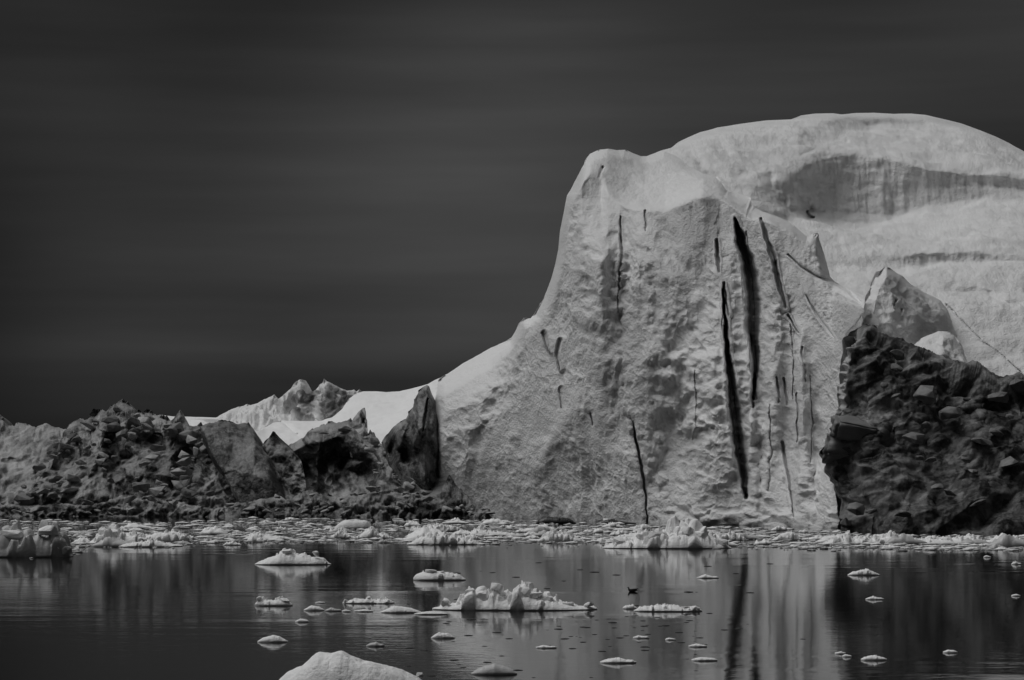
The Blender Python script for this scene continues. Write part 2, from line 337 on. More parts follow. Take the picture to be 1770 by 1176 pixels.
cliff_lines = [
 ('g', -.75, 15, [(905, 552), (886, 610), (870, 645), (845, 685), (820, 722), (803, 760), (797, 800), (795, 850)]),
 ('g', .3, 22, [(930, 600), (885, 700), (845, 790), (850, 870)]),
 ('g', -1.6, 26, [(1040, 380), (1036, 450), (1042, 540), (1056, 640)]), ('g', -.5, 20, [(1105, 380), (1100, 500), (1110, 600)]), ('g', .35, 20, [(1135, 440), (1130, 560), (1128, 680)]), ('g', -.4, 18, [(1160, 470), (1150, 600)]), ('g', -.6, 16, [(1325, 560), (1330, 700), (1325, 860)]), ('g', .3, 12, [(1352, 560), (1356, 720), (1362, 860)]), ('g', -.5, 14, [(1390, 600), (1395, 740), (1400, 880)]), ('g', .5, 16, [(1225, 400), (1215, 520), (1205, 600)]), ('g', -.5, 16, [(1255, 420), (1262, 520), (1272, 640)]),
 ('g', .5, 10, [(1078, 362), (1076, 440), (1070, 560), (1066, 620)]),
 ('g', .9, 20, [(1062, 660), (1078, 720), (1090, 780)]),
 ('g', 1.5, 30, [(1178, 580), (1170, 740), (1162, 870)]),
 ('g', -2.0, 38, [(1228, 590), (1240, 700), (1250, 850)]),
 ('g', -.6, 14, [(1105, 395), (1145, 465), (1190, 530)]),
 ('g', .7, 10, [(1130, 380), (1165, 440), (1195, 500)]),
 ('g', -.8, 16, [(1120, 560), (1150, 640), (1185, 700)]),
 ('g', 1.0, 8, [(1083, 300), (1092, 322), (1112, 338)]),
 ('g', -.7, 16, [(1020, 640), (960, 760), (880, 850)]),
 ('g', .8, 16, [(1000, 360), (985, 450), (975, 520)]),
 ('c', 6.5, .95, [(1270, 378, 2), (1281, 410, 7), (1291, 445, 9), (1299, 480, 11), (1303, 530, 12), (1303, 580, 10), (1308, 630, 5), (1302, 690, 2)]),
 ('c', 6.0, .88, [(1250, 500, 1.6), (1256, 590, 3.6), (1261, 630, 6), (1266, 670, 8), (1272, 720, 10), (1279, 780, 9), (1285, 820, 7), (1289, 860, 3)]),
 ('c', 2.6, 1.0, [(1316, 378, 2), (1324, 410, 3.6), (1338, 445, 4.6), (1346, 490, 3.5), (1358, 532, 1.5)]),
 ('c', 1.4, 1.0, [(1239, 415, 2.4), (1241, 450, 3.2), (1243, 470, 1.8)]), ('c', 1.2, 1.0, [(1252, 490, 2), (1255, 520, 2), (1259, 545, 1)]),
 ('c', 1.5, 1.0, [(1297, 580, 2), (1301, 640, 2.6), (1306, 690, 2)]), ('c', 1, 1.0, [(1300, 680, 2.2), (1302, 705, 1.5)]),
 ('c', .8, 1.0, [(1341, 652, 1.4), (1345, 672, 2.4), (1346, 695, 1.6)]), ('c', .7, 1.0, [(1355, 655, 2), (1361, 700, 1.5)]), ('c', .6, 1.0, [(1377, 680, 1.3), (1379, 730, 1.8), (1378, 765, 1.2)]),
 ('c', .8, 1.0, [(1352, 765, 3), (1358, 800, 2.2), (1367, 850, 2), (1372, 895, 1.3)]), ('c', .4, 1.0, [(1386, 600, 1.5), (1393, 660, 1.5)]),
 ('c', 1.8, 1.0, [(1091, 722, .9), (1096, 745, 2), (1103, 780, 3), (1111, 825, 2.4), (1117, 865, 1.6), (1118, 905, 1.5)]),
 ('c', .9, 1.0, [(940, 575, 4.0), (944, 590, 3), (948, 608, 1)]), ('c', .9, 1.0, [(966, 588, 3.6), (964, 615, 4), (967, 640, .8)]),
 ('c', .6, 1.0, [(970, 672, 5), (969, 688, 2.4), (971, 706, .8)]), ('c', .5, 1.0, [(1021, 715, 1.8), (1024, 735, 1)]),
 ('c', 1.2, 1.0, [(1041, 290, 2.4), (1037, 305, 2.4)]), ('c', .9, 1.0, [(1072, 374, 1.0), (1073, 410, 1.4), (1075, 430, 1.7), (1071, 470, .6), (1067, 540, .5)]), ('c', .7, 1.0, [(1115, 364, 1.4), (1116, 400, .7)]),
 ('c', .7, 1.0, [(1362, 440, 1.2), (1385, 462, 2), (1410, 478, 2.4), (1440, 488, 2.4), (1468, 505, 2.6), (1486, 522, 3)]),
 ('c', .6, 1.0, [(1392, 510, .8), (1412, 545, 2), (1430, 570, 2.2), (1440, 582, 1)]), ('c', 1, 1.0, [(1363, 545, 1), (1380, 575, 1.2)]),
 ('g', -1.0, 11, [(1330, 420), (1345, 520), (1338, 640), (1345, 760)]), ('g', .9, 9, [(1310, 560), (1318, 680), (1312, 800), (1316, 900)]), ('g', -.9, 9, [(1380, 560), (1385, 700), (1390, 880)]), ('g', .8, 8, [(1402, 600), (1408, 740), (1412, 900)]), ('g', -.8, 8, [(1290, 600), (1300, 760), (1308, 880)]),
 ('c', .45, .8, [(1258, 600, 1), (1248, 560, 1.2), (1252, 520, .8)]), ('c', .5, .8, [(1290, 400, 1), (1296, 440, 1.4), (1312, 480, .8)]), ('c', .45, .7, [(1366, 560, 1), (1372, 620, 1.4), (1369, 690, .8)]), ('c', .4, .7, [(1330, 700, 1), (1333, 780, 1.4), (1329, 850, .8)]), ('c', .4, .7, [(1400, 650, 1), (1404, 730, 1.2), (1401, 800, .8)]), ('c', .35, .7, [(1200, 640, 1), (1204, 700, 1.2), (1198, 760, .8)]),
 ('g', .9, 5, [(1404, 410), (1418, 440), (1430, 478)])]
def cliff_disp(px, py, P, n):
    X, Z = P[..., 0], P[..., 2]; Y = P[..., 1]
    face = sstep(.75, .35, n[..., 2])                       # the shelf tops are smooth snow
    wx = X+.25*fbm(X*1.2, Z*1.2, Y*.1, 2, 3); wz = Z+.25*fbm(X*1.2+9, Z*1.2, Y*.1, 2, 4)
    big, _ = cells(wx/.95, wz/.75, 11); sm, _ = cells(wx/.46, wz/.50, 12); fine, _ = cells((wx+.25*wz)/.24, wz/.75, 13); smv, _ = cells((wx+.2*wz)/.42, wz/1.05, 14)
    zone = sstep(1170, 1215, px)*sstep(1400, 1330, px)*sstep(540, 640, py)+.7*sstep(1225, 1250, px)*sstep(1300, 1285, px)*sstep(380, 450, py)
    zone = np.clip(zone+.5*blobs(px, py, [(850, 690, 60, 50, 1), (940, 800, 90, 60, .8), (880, 620, 25, 40, .8)]), 0, 1)
    calm = 1-.75*np.clip(blobs(px, py, [(1010, 520, 60, 180, 1), (1368, 580, 8, 60, 1), (1385, 830, 14, 60, .9), (1360, 700, 40, 30, .4)]), 0, 1)
    flutes = fbm(wx/.55, wz/4.5, Y*0, 3, 21)
    h = zone*(.30*(big-.4)+.10*(sm-.4))+(1-zone*.7)*(.15*(smv-.4)+.13*(fine-.4)+.06*(sm-.4))*calm
    h = h+.16*flutes*np.clip(blobs(px, py, [(1130, 700, 90, 260, 1), (1400, 760, 60, 160, .8), (1010, 520, 70, 200, .7)]), 0, 1)
    h = h*face+.75*fbm(X/8, Z/14, Y/9, 3, 31)*(.35+.65*face)+.09*fbm(X/1.1, Z/1.1, Y/1.1, 3, 33)*face+.07*fbm(X, Z, Y*.4, 4, 35)*(1-face)
    rough_ = np.clip(.75+.9*fbm(X/4.5, Z/6, Y*0, 3, 36), .25, 1.4); h = h*np.where(face > .5, rough_, 1)
    fc, _, _ = chunks((X+.3*Z)/4.2, Z/7.5, 37); f2, _, _ = chunks((X-.2*Z)/1.7, Z/3.0, 38)
    h = h+face*(.22*(fc-.4)+.12*(f2-.4))+face*.20*fbm(wx/2.0, wz/16, Y*0, 3, 39)
    gr = np.clip(blobs(px, py, [(1440, 540, 40, 40, 1), (1330, 480, 40, 80, .4), (1410, 440, 25, 30, .8)]), 0, 1)
    h = h+gr*.22*fbm(X/.4, Z/.4, Y/.6, 3, 41)
    # broken rim of small blocks along the waterline
    ck, _, _ = chunks(X/1.1, Z/.8, 51); low = sstep(2.1, .5, Z+.8*fbm(X/2.2, Y*0, Z*0, 2, 52))*sstep(1120, 1170, px)
    h = h+low*(.25+1.0*(ck-.4))
    sp = sstep(.30, .62, fbm(X/.35, Z/.5, Y/2, 3, 61))*gr
    d = .01+.10*face+.30*sp+.16*sstep(.1, .5, fbm(X/.5, Z/.8, Y/3, 3, 62))*np.clip(blobs(px, py, [(1110, 800, 80, 120, .9), (1170, 700, 30, 150, .9), (1340, 470, 60, 80, .6)]), 0, 1)
    d = d+np.clip(blobs(px, py, [(845, 850, 40, 60, .26), (880, 880, 40, 25, .18), (800, 820, 10, 60, .2), (1180, 385, 70, 36, .13), (1200, 430, 50, 60, .06), (1350, 480, 70, 110, .15), (1400, 700, 70, 220, .13), (1450, 560, 50, 60, .12), (1005, 300, 22, 24, .08), (1060, 560, 30, 150, .04)]), 0, 1)*face  # right flank's shade painted into the colour, along with its speckled dirt
    d = d+.25*sstep(.9, .1, Z)
    return h*np.clip(-n[..., 1]*2.2-.1, 0, 1)**(1-.8*(1-face)), d
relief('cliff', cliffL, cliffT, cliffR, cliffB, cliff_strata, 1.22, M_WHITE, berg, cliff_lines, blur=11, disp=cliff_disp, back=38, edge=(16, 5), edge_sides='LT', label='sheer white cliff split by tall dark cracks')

# the dome behind the cliff
domeL = [(1090, 300), (1090, 935)]
domeT = [(1090, 300), (1118, 270), (1142, 261), (1160, 256), (1172, 246), (1185, 240), (1210, 229), (1240, 220), (1280, 214), (1330, 208), (1368, 206), (1385, 200), (1410, 196.5), (1440, 196), (1455, 198), (1480, 195.5), (1510, 195), (1545, 197), (1575, 196.5), (1600, 199), (1630, 206), (1660, 213), (1690, 224), (1720, 236), (1745, 248), (1770, 262), (1800, 277), (1850, 305), (1900, 345), (1960, 400), (2040, 500), (2100, 620), (2140, 760)]
domeR = [(2140, 760), (2150, 935)]
domeB = [(1090, 935), (2150, 935)]
dome_strata = [
 [(1090, 255, 285), (1150, 250, 285), (1240, 216, 300), (1380, 198, 312), (1480, 193, 318), (1600, 195, 318), (1700, 224, 312), (1770, 258, 306), (1850, 300, 296), (1960, 395, 285)],
 [(1090, 262, 280), (1150, 262, 280), (1240, 232, 290), (1380, 212, 300), (1440, 205, 305), (1470, 201, 311), (1600, 205, 312), (1700, 234, 304), (1770, 268, 298), (1850, 312, 290), (1960, 405, 280)],
 [(1090, 270, 276), (1150, 274, 276), (1240, 250, 281), (1380, 232, 288), (1445, 214, 303.5), (1500, 218, 310), (1600, 216, 311), (1700, 246, 300), (1770, 278, 296), (1850, 322, 289), (1960, 415, 279)],
 [(1090, 300, 270), (1180, 290, 271), (1240, 290, 271), (1330, 290, 273), (1400, 268, 279), (1440, 258, 283), (1480, 254, 285), (1540, 262, 284), (1600, 280, 280), (1700, 290, 280), (1770, 300, 278), (1850, 340, 272), (1960, 430, 266)],
 [(1090, 310, 268.5), (1180, 300, 268.5), (1240, 310, 267.5), (1300, 322, 266), (1340, 318, 269), (1400, 282, 277), (1440, 268, 281), (1480, 266, 283), (1540, 275, 282), (1600, 291, 278.8), (1700, 300, 278.6), (1770, 310, 277), (1850, 350, 271), (1960, 440, 265)],
 [(1090, 360, 262), (1240, 350, 262), (1300, 345, 263), (1340, 350, 266), (1400, 340, 274.5), (1440, 335, 279.7), (1500, 335, 281.2), (1560, 338, 280.2), (1600, 324, 279.2), (1620, 322, 279.0), (1700, 320, 278.9), (1770, 328, 277.2), (1850, 370, 270.4), (1960, 460, 262)],
 [(1090, 400, 257), (1240, 362, 260.5), (1300, 356, 261), (1350, 366, 264), (1400, 362, 275), (1440, 368, 278.3), (1500, 374, 279.8), (1560, 374, 278.9), (1600, 356, 278.4), (1700, 346, 277.4), (1770, 352, 275.2), (1850, 386, 266.5), (1960, 478, 259)],
 [(1090, 420, 255), (1240, 372, 259), (1300, 366, 259.5), (1350, 379, 263), (1400, 380, 271), (1440, 385, 276), (1500, 389, 278), (1600, 388, 274), (1700, 372, 272), (1770, 376, 270.5), (1850, 400, 262), (1960, 490, 257)],
 [(1090, 440, 250), (1240, 400, 254), (1300, 384, 255), (1350, 396, 254), (1400, 398, 256), (1440, 404, 257), (1500, 406, 258), (1600, 408, 260), (1680, 396, 260), (1770, 392, 258), (1850, 420, 255), (1960, 510, 252)],
 [(1090, 470, 248), (1300, 430, 250), (1400, 440, 249), (1500, 445, 249.5), (1540, 444, 249), (1600, 432, 249.5), (1680, 432, 249), (1740, 440, 248), (1770, 442, 248), (1850, 470, 246), (1960, 560, 244)],
 [(1090, 480, 247), (1300, 450, 249), (1400, 460, 247), (1500, 466, 247.6), (1560, 466, 247.9), (1620, 457, 248.6), (1700, 453, 248.2), (1770, 459, 247.0), (1850, 490, 245), (1960, 580, 243)],
 [(1090, 490, 246), (1300, 460, 247), (1400, 470, 245), (1500, 480, 242), (1560, 470, 244), (1620, 459, 245), (1700, 455, 245), (1770, 462, 244), (1850, 495, 242), (1960, 590, 240)],
 [(1090, 560, 240), (1300, 520, 238), (1400, 520, 235), (1500, 520, 235), (1560, 510, 238), (1620, 520, 236), (1700, 520, 235), (1770, 530, 234), (1960, 640, 230)],
 [(1090, 700, 232), (1500, 660, 226), (1600, 660, 225), (1770, 660, 224), (1960, 700, 222)],
 [(1090, 760, 230), (1960, 800, 219)],
 [(1090, 900, 228), (1960, 905, 216)], [(1090, 940, 227), (1960, 940, 215)]]
dome_lines = [
 ('g', 1.3, 7, [(1352, 340), (1358, 360), (1372, 376)]), ('g', 1.6, 8, [(1385, 330), (1392, 355), (1403, 378)]), ('g', 1.0, 6, [(1328, 300), (1345, 335)]),
 ('c', 1.6, 1.0, [(1395, 366, 2), (1400, 376, 3.5), (1408, 376, 1.5)]), ('g', 1.2, 8, [(1235, 250), (1250, 262), (1290, 300)]), ('g', 1.2, 10, [(1185, 262), (1215, 290), (1250, 315)]), ('g', -.8, 9, [(1260, 270), (1280, 300)]),
 ('g', .9, 10, [(1490, 238), (1550, 240)]), ('g', -.4, 12, [(1520, 290), (1520, 380)]), ('g', .5, 8, [(1545, 330), (1545, 390)]), ('g', .4, 12, [(1590, 290), (1585, 385)]),
 ('c', .35, 1.0, [(1636, 527, 1.2), (1660, 552, 1.2), (1700, 592, 1.0), (1730, 612, 1.0), (1770, 650, 1.0)]), ('g', .6, 8, [(1300, 440), (1400, 428), (1480, 440)]), ('g', 1.3, 9, [(1600, 418), (1680, 404), (1770, 388), (1850, 400)]), ('g', -1.2, 12, [(1470, 420), (1560, 420), (1640, 428)]), ('g', 1.0, 8, [(1440, 400), (1520, 412), (1600, 400)]), ('g', 1.5, 10, [(1300, 232), (1380, 226), (1440, 236)]), ('g', -1.5, 14, [(1560, 246), (1660, 262), (1770, 290)]), ('g', 1.2, 8, [(1540, 236), (1640, 240), (1720, 262)]), ('g', 1.2, 8, [(1600, 500), (1700, 510), (1780, 540)]),
 ('c', .4, 1.0, [(1386, 268, 1), (1410, 258, 1), (1430, 252, 1)]), ('c', .4, 1.0, [(1470, 242, 1), (1508, 237, 1)])]
def dome_disp(px, py, P, n):
    X, Y, Z = P[..., 0], P[..., 1], P[..., 2]
    wall = sstep(.85, .45, n[..., 2])
    c1, _ = cells(X/.85+.4*fbm(X, Z, Y*0, 2, 3), Z/.8, 101); c2, _ = cells(X/.6, (Z+Y*.25)/.45, 102)
    h = .45*fbm(X/9, Y/14, Z/5, 3, 103)+.11*fbm(X/3, Y/5, Z/1.6, 3, 109)+.12*fbm(X/1.4, Y/2.5, Z/1.2, 4, 104)
    h = h+wall*(.13*(c1-.4)*sstep(310, 370, py)+.17*fbm(X/.6, Y*0, Z/4, 3, 105))+.06*(c2-.4)*sstep(395, 440, py)+.05*fbm(X/3.5, Y/1.0, Z/.6, 3, 106)
    d = .07+.09*fbm(X/5, Y/5, Z/1.2, 5, 107)+np.clip(blobs(px, py, [(1490, 212, 50, 9, .16), (1600, 214, 70, 8, .10), (1520, 238, 40, 5, .08)]), 0, 1)+.06*wall+.10*sstep(.15, .5, fbm(X/2, Y/3, Z/.8, 4, 108))*np.clip(blobs(px, py, [(1270, 290, 60, 40, 1), (1330, 330, 40, 30, 1.2), (1550, 290, 120, 40, .7)]), 0, 1)
    return h, np.clip(d, 0, 1)
relief('dome', domeL, domeT, domeR, domeB, dome_strata, 1.6, M_WHITE, berg, dome_lines, blur=3, disp=dome_disp, back=70, edge=(7, 3), edge_sides='T', label='broad rounded dome of pale ice with hollowed terraces')

# the scalloped fin in front of the dome
finL = [(1531, 461), (1517, 470), (1509, 490), (1500, 502), (1497, 530), (1492, 556), (1470, 575), (1460, 700)]
finT = [(1531, 461), (1538, 463), (1548, 471), (1560, 478), (1575, 492), (1600, 507), (1633, 523), (1650, 548), (1672, 572), (1690, 590), (1710, 640)]
finR = [(1710, 640), (1712, 700)]
finB = [(1460, 700), (1712, 700)]
fin_strata = [
 [(1440, 455, 222), (1531, 455, 224), (1600, 500, 232), (1640, 520, 235), (1670, 560, 242), (1710, 640, 242)],
 [(1440, 480, 219), (1500, 490, 218), (1531, 475, 221), (1560, 490, 225), (1600, 512, 230), (1640, 535, 232), (1670, 575, 240), (1710, 650, 240)],
 [(1440, 560, 214), (1500, 560, 213), (1540, 555, 214.5), (1580, 560, 220), (1620, 560, 226), (1660, 590, 232), (1710, 665, 238)],
 [(1440, 600, 212), (1500, 600, 211), (1560, 600, 215), (1610, 600, 222), (1660, 630, 228), (1710, 680, 236)],
 [(1440, 720, 206), (1710, 720, 210)]]
def fin_disp(px, py, P, n):
    X, Y, Z = P[..., 0], P[..., 1], P[..., 2]
    wx = X+.2*fbm(X, Z, Y*0, 2, 5); c1, _ = cells(wx/.95, Z/.95, 201)
    k = sstep(1600, 1560, px)
    h = (.34*(c1-.4)*k+.4*fbm(X/3, Y/6, Z/3, 4, 202)+.03*fbm(X/.4, Y, Z/.4, 3, 203))
    return h, np.clip(.06+.05*fbm(X/3, Y/3, Z/3, 3, 204)+blobs(px, py, [(1600, 520, 25, 14, .12), (1600, 575, 50, 14, .12)]), 0, 1)
relief('ice_fin', finL, finT, finR, finB, fin_strata, 1.4, M_WHITE, berg, [('g', -.9, 5, [(1560, 478), (1600, 506), (1633, 524)]), ('c', .8, 1, [(1548, 520, 2), (1545, 528, 1.4)]), ('c', .8, 1, [(1558, 535, 1.6), (1557, 546, 1)]), ('g', -.8, 7, [(1600, 530), (1575, 560), (1540, 575)]), ('g', 1.2, 10, [(1580, 575), (1615, 565), (1650, 580)])],
       blur=4, disp=fin_disp, back=16, edge=(16, 5), edge_sides='LT', label='pale scalloped fin above the dark debris block')

# snow slope to the left of the cliff
snowL = [(262, 722), (262, 900)]
snowT = [(262, 722), (275, 717), (300, 720), (340, 721), (380, 722), (420, 735), (444, 748), (462, 735), (482, 727.5), (520, 728), (556, 728), (575, 722), (592, 707), (602, 690), (615, 680), (628, 676.5), (650, 677), (668, 678.5), (690, 677), (715, 671), (740, 664), (752, 657), (768, 650), (800, 628), (830, 612)]
snowR = [(830, 612), (830, 900)]; snowB = [(262, 900), (830, 900)]
snow_strata = [
 [(262, 715, 292), (444, 745, 282), (485, 725, 296), (560, 725, 298), (620, 674, 300), (690, 675, 296), (750, 655, 286), (830, 610, 275)],
 [(262, 730, 286), (444, 752, 280), (485, 735, 290), (560, 732, 292), (600, 710, 288), (640, 700, 288), (690, 700, 284), (750, 690, 272), (830, 660, 262)],
 [(262, 760, 278), (444, 765, 277), (485, 750, 281), (560, 745, 281), (600, 740, 277), (640, 745, 275), (690, 750, 268), (750, 740, 262), (830, 720, 258)],
 [(262, 830, 266), (500, 830, 264), (690, 830, 260), (830, 830, 256)], [(262, 900, 258), (830, 900, 254)]]
def snow_disp(px, py, P, n):
    X, Y, Z = P[..., 0], P[..., 1], P[..., 2]
    return .35*fbm(X/5, Y/9, Z/4, 4, 301)+.06*fbm(X/1.0+Y/3, Y/2, Z/.5, 4, 302), np.clip(.02+.05*fbm(X/4, Y/6, Z/2, 5, 303)+.05*sstep(.1, .5, fbm(X/1.5, Y/8, Z/.5, 4, 304)), 0, 1)
relief('snow_slope', snowL, snowT, snowR, snowB, snow_strata, 1.6, M_SNOW, berg, [('c', .5, 1, [(484, 728, 1), (500, 740, 1.2), (514, 751, 1)]), ('g', .5, 6, [(700, 700), (660, 730), (630, 750)])], blur=3, disp=snow_disp, back=40, edge=(3, 1.2), edge_sides='T', label='smooth bright snow slope rising towards the cliff')

# ================================================================== FAR RUGGED WHITE RIDGE
farb = empty('iceberg', 'rough white iceberg with two pointed dirty-veined peaks far behind the snow slope', 'iceberg', (-30, 322, 0))
fT = [(330, 735), (352, 726), (372, 722), (382, 716), (395, 709), (406, 705), (414, 701), (420, 702), (427, 697), (433, 700), (445, 697), (456, 690), (466, 686), (474, 681.5), (477, 686), (481, 689), (492, 681), (503, 671), (510, 660), (519, 656), (528, 658), (535, 667), (538, 677), (541, 677), (550, 668), (556, 661), (560, 653.5), (565, 658), (578, 665), (590, 671), (600, 676), (612, 674), (616, 678), (621, 673), (626, 678), (640, 690), (660, 710)]
f_strata = [[(330, 650, 330), (660, 650, 330)], [(330, 700, 326), (480, 690, 327), (519, 670, 328), (538, 690, 330), (560, 670, 327), (600, 690, 330), (660, 700, 330)], [(330, 760, 312), (480, 740, 314), (560, 735, 317), (660, 740, 320)], [(330, 870, 300), (660, 870, 305)]]
def far_disp(px, py, P, n):
    X, Y, Z = P[..., 0], P[..., 1], P[..., 2]
    c, i, e = chunks(X/2.6, Z/1.8, 401); c2, i2, e2 = chunks(X/1.0, Z/.8, 402)
    sm = 1-.45*np.clip(blobs(px, py, [(540, 700, 60, 40, 1)]), 0, 1)
    h = 2.0*(c-.4)*sm+.7*(c2-.4)*sm+.5*fbm(X/2, Y/3, Z/2, 4, 403)
    vein = sstep(.55, 1.0, fbm(X/1.1, Y/8, Z/1.6, 4, 404, .5, True)*.8)
    z = np.clip(blobs(px, py, [(583, 697, 22, 24, 1.2), (515, 690, 26, 14, .95), (560, 715, 8, 20, .8), (500, 708, 20, 10, .4)]), 0, 1)
    z2, _ = seg_dist(px, py, [(490, 695), (505, 712), (530, 722), (548, 726)])
    h = h+.35*(vein-.3)
    return h, np.clip(.04+z*(.25+1.3*vein)+.6*np.exp(-(z2/3)**2)+.10*(1-sm*0)*sstep(.2, .6, fbm(X/1.2, Y, Z/.7, 3, 405)), 0, .85)
relief('ice_ridge', [(330, 735), (330, 870)], fT, [(660, 710), (660, 870)], [(330, 870), (660, 870)], f_strata, 1.3, M_WHITE, farb,
       [('g', -2, 10, [(519, 658), (516, 690), (500, 725)]), ('g', -2, 9, [(560, 656), (562, 690), (560, 725)]), ('g', 2, 9, [(539, 678), (538, 725)]), ('g', 1.5, 6, [(478, 688), (484, 720)])], blur=5, disp=far_disp, back=25, edge=(5, 2), edge_sides='T')

# ================================================================== DARK DEBRIS BLOCK ON THE RIGHT
dark = empty('iceberg', 'black debris-laden block of ice leaning against the right side of the white cliff', 'iceberg', (40, 200, 0))
dkL = [(1494, 562), (1478, 572), (1466, 584), (1470, 600), (1456, 622), (1450, 640), (1450, 680), (1440, 705), (1428, 730), (1424, 741), (1434, 750), (1430, 768), (1424, 782), (1428, 800), (1430, 830), (1440, 858), (1447, 880), (1450, 900), (1450, 965)]
dkT = [(1494, 562), (1510, 564), (1525, 574), (1540, 580), (1560, 586), (1580, 596), (1600, 602), (1625, 610), (1650, 622), (1667, 632), (1680, 624), (1700, 632), (1716, 644), (1728, 655), (1737, 657), (1742, 651), (1760, 651), (1790, 650), (1830, 660), (1860, 690), (1900, 760), (1950, 850)]
dkR = [(1950, 850), (1950, 965)]; dkB = [(1450, 965), (1950, 965)]
dk_strata = [
 [(1400, 555, 206), (1500, 558, 207), (1600, 598, 209), (1700, 628, 210), (1800, 650, 210), (1950, 755, 208)],
 [(1400, 580, 203), (1500, 580, 202), (1600, 620, 203), (1700, 660, 203), (1800, 680, 203), (1950, 780, 202)],
 [(1400, 720, 200), (1500, 720, 196.5), (1600, 720, 197), (1700, 740, 197), (1800, 760, 198), (1950, 840, 199)],
 [(1400, 830, 199), (1500, 830, 194.5), (1600, 830, 193.5), (1700, 830, 193.5), (1800, 840, 194), (1950, 880, 196)],
 [(1400, 915, 200), (1450, 917, 197), (1500, 920, 192), (1600, 922, 190), (1800, 923, 189), (1950, 925, 190)],
 [(1400, 970, 198), (1500, 970, 191), (1800, 970, 188), (1950, 970, 189)]]
def dark_disp(px, py, P, n):
    X, Y, Z = P[..., 0], P[..., 1], P[..., 2]
    rx = X*.94+Z*.34+.5*fbm(X/2, Z/2, Y*0, 2, 500); rz = Z*.94-X*.34
    c, i, e = chunks(rx/3.4, rz/2.2, 501); c2, i2, e2 = chunks(rx/1.4, rz/.8, 502); c3, i3, _ = chunks(rx/.6, rz/.38, 503)
    lowz = sstep(780, 860, py)
    h = 2.0*(c-.4)+(.42*(c2-.4)+.12*(c3-.4))*(1-.6*lowz)+.8*fbm(X/5, Y/5, Z/4, 3, 504)+.10*fbm(X/.9, Y, Z/.8, 3, 505)
    white = np.clip(blobs(px, py, [(1462, 590, 22, 22, 1.4), (1455, 640, 8, 60, .9), (1448, 700, 5, 25, .8)]), 0, 1)*sstep(18, 4, seg_dist(px, py, [(1494, 562), (1470, 585), (1458, 620), (1450, 700)])[0])
    pale = np.clip(blobs(px, py, [(1690, 645, 26, 14, .6), (1640, 618, 40, 10, .45), (1560, 620, 30, 14, .22), (1500, 700, 40, 20, .16), (1760, 665, 16, 14, .35), (1600, 650, 40, 12, .18), (1620, 810, 80, 50, .12), (1460, 905, 14, 20, .3), (1500, 880, 40, 24, .16)]), 0, 1)
    d = 1.0-.30*sstep(.35, 1, i2)*sstep(.2, .6, i)-.22*sstep(.75, 1, i3)-.22*sstep(.2, .7, fbm(rx/2.2, Y/2, rz/.7, 4, 506))-pale-1.6*white
    h = h+np.clip(white*1.4, 0, 1)*(.5*(c3-.4)+.25*fbm(X/.4, Y, Z/.4, 3, 507))
    return h, np.clip(d, -.2, 1)
relief('debris_face', dkL, dkT, dkR, dkB, dk_strata, 1.25, M_DARK, dark, [('g', 1.5, 9, [(1540, 745), (1530, 780)]), ('g', 2.2, 14, [(1620, 700), (1680, 720), (1740, 705)])], blur=5, disp=dark_disp, back=14, edge=(6, 1.5), edge_sides='LT', rough_top=3)

# ================================================================== JUMBLED DIRTY ICE ON THE LEFT
rub = empty('iceberg', 'jumbled grey and black dirty iceberg of broken blocks along the left shoreline', 'iceberg', (-40, 245, 0))
def rubble_disp(seed, big=2.6, amp=1.0, blot=(), pale=(), stretch=1.0, base=.45, chunky=1.0, tilt=.35):
    def f(px, py, P, n):
        X, Y, Z = P[..., 0], P[..., 1], P[..., 2]
        rx = (X+tilt*Z+.45*fbm(X/3, Z/3, Y*0, 3, seed))*.95; rz = (Z-tilt*X+.45*fbm(X/3+7, Z/3, Y*0, 3, seed+1))/stretch
        c, i, e = chunks(rx/big, rz/big*1.1, seed+2); c2, i2, e2 = chunks(rx/(big*.42), rz/(big*.40), seed+3); c3, i3, e3 = chunks(rx/(big*.17), rz/(big*.17), seed+4)
        h = amp*chunky*(2.1*(c-.4)+.95*(c2-.4)+.22*(c3-.4))+amp*.5*fbm(X/4, Y/4, Z/(4*stretch), 4, seed+5)+.04*fbm(X/.5, Y, Z/(.5*stretch), 3, seed+6)
        swirl = fbm(rx/2.0, Y/3, rz/1.2, 4, seed+7, .5)
        d = base+.13+.42*(i2-.5)+.26*(i3-.5)+.14*(i-.5)+.24*swirl
        d = d+blobs(px, py, blot)-blobs(px, py, pale) if len(blot) or len(pale) else d
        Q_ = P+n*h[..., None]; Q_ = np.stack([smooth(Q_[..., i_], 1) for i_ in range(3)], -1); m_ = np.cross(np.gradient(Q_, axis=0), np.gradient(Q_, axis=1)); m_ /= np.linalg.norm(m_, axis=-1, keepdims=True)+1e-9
        m_ *= -np.sign(np.median(m_[..., 1])); d = d-.34*sstep(.45, .85, smooth(m_[..., 2], 1))+.10     # old snow on the ledges, doubling as highlights painted into the colour
        d = d+.25*sstep(.10, .0, e)*sstep(.3, .0, e2)  # darker in the crevices between blocks
        return h, np.clip(d, .02, 1.0)
    return f
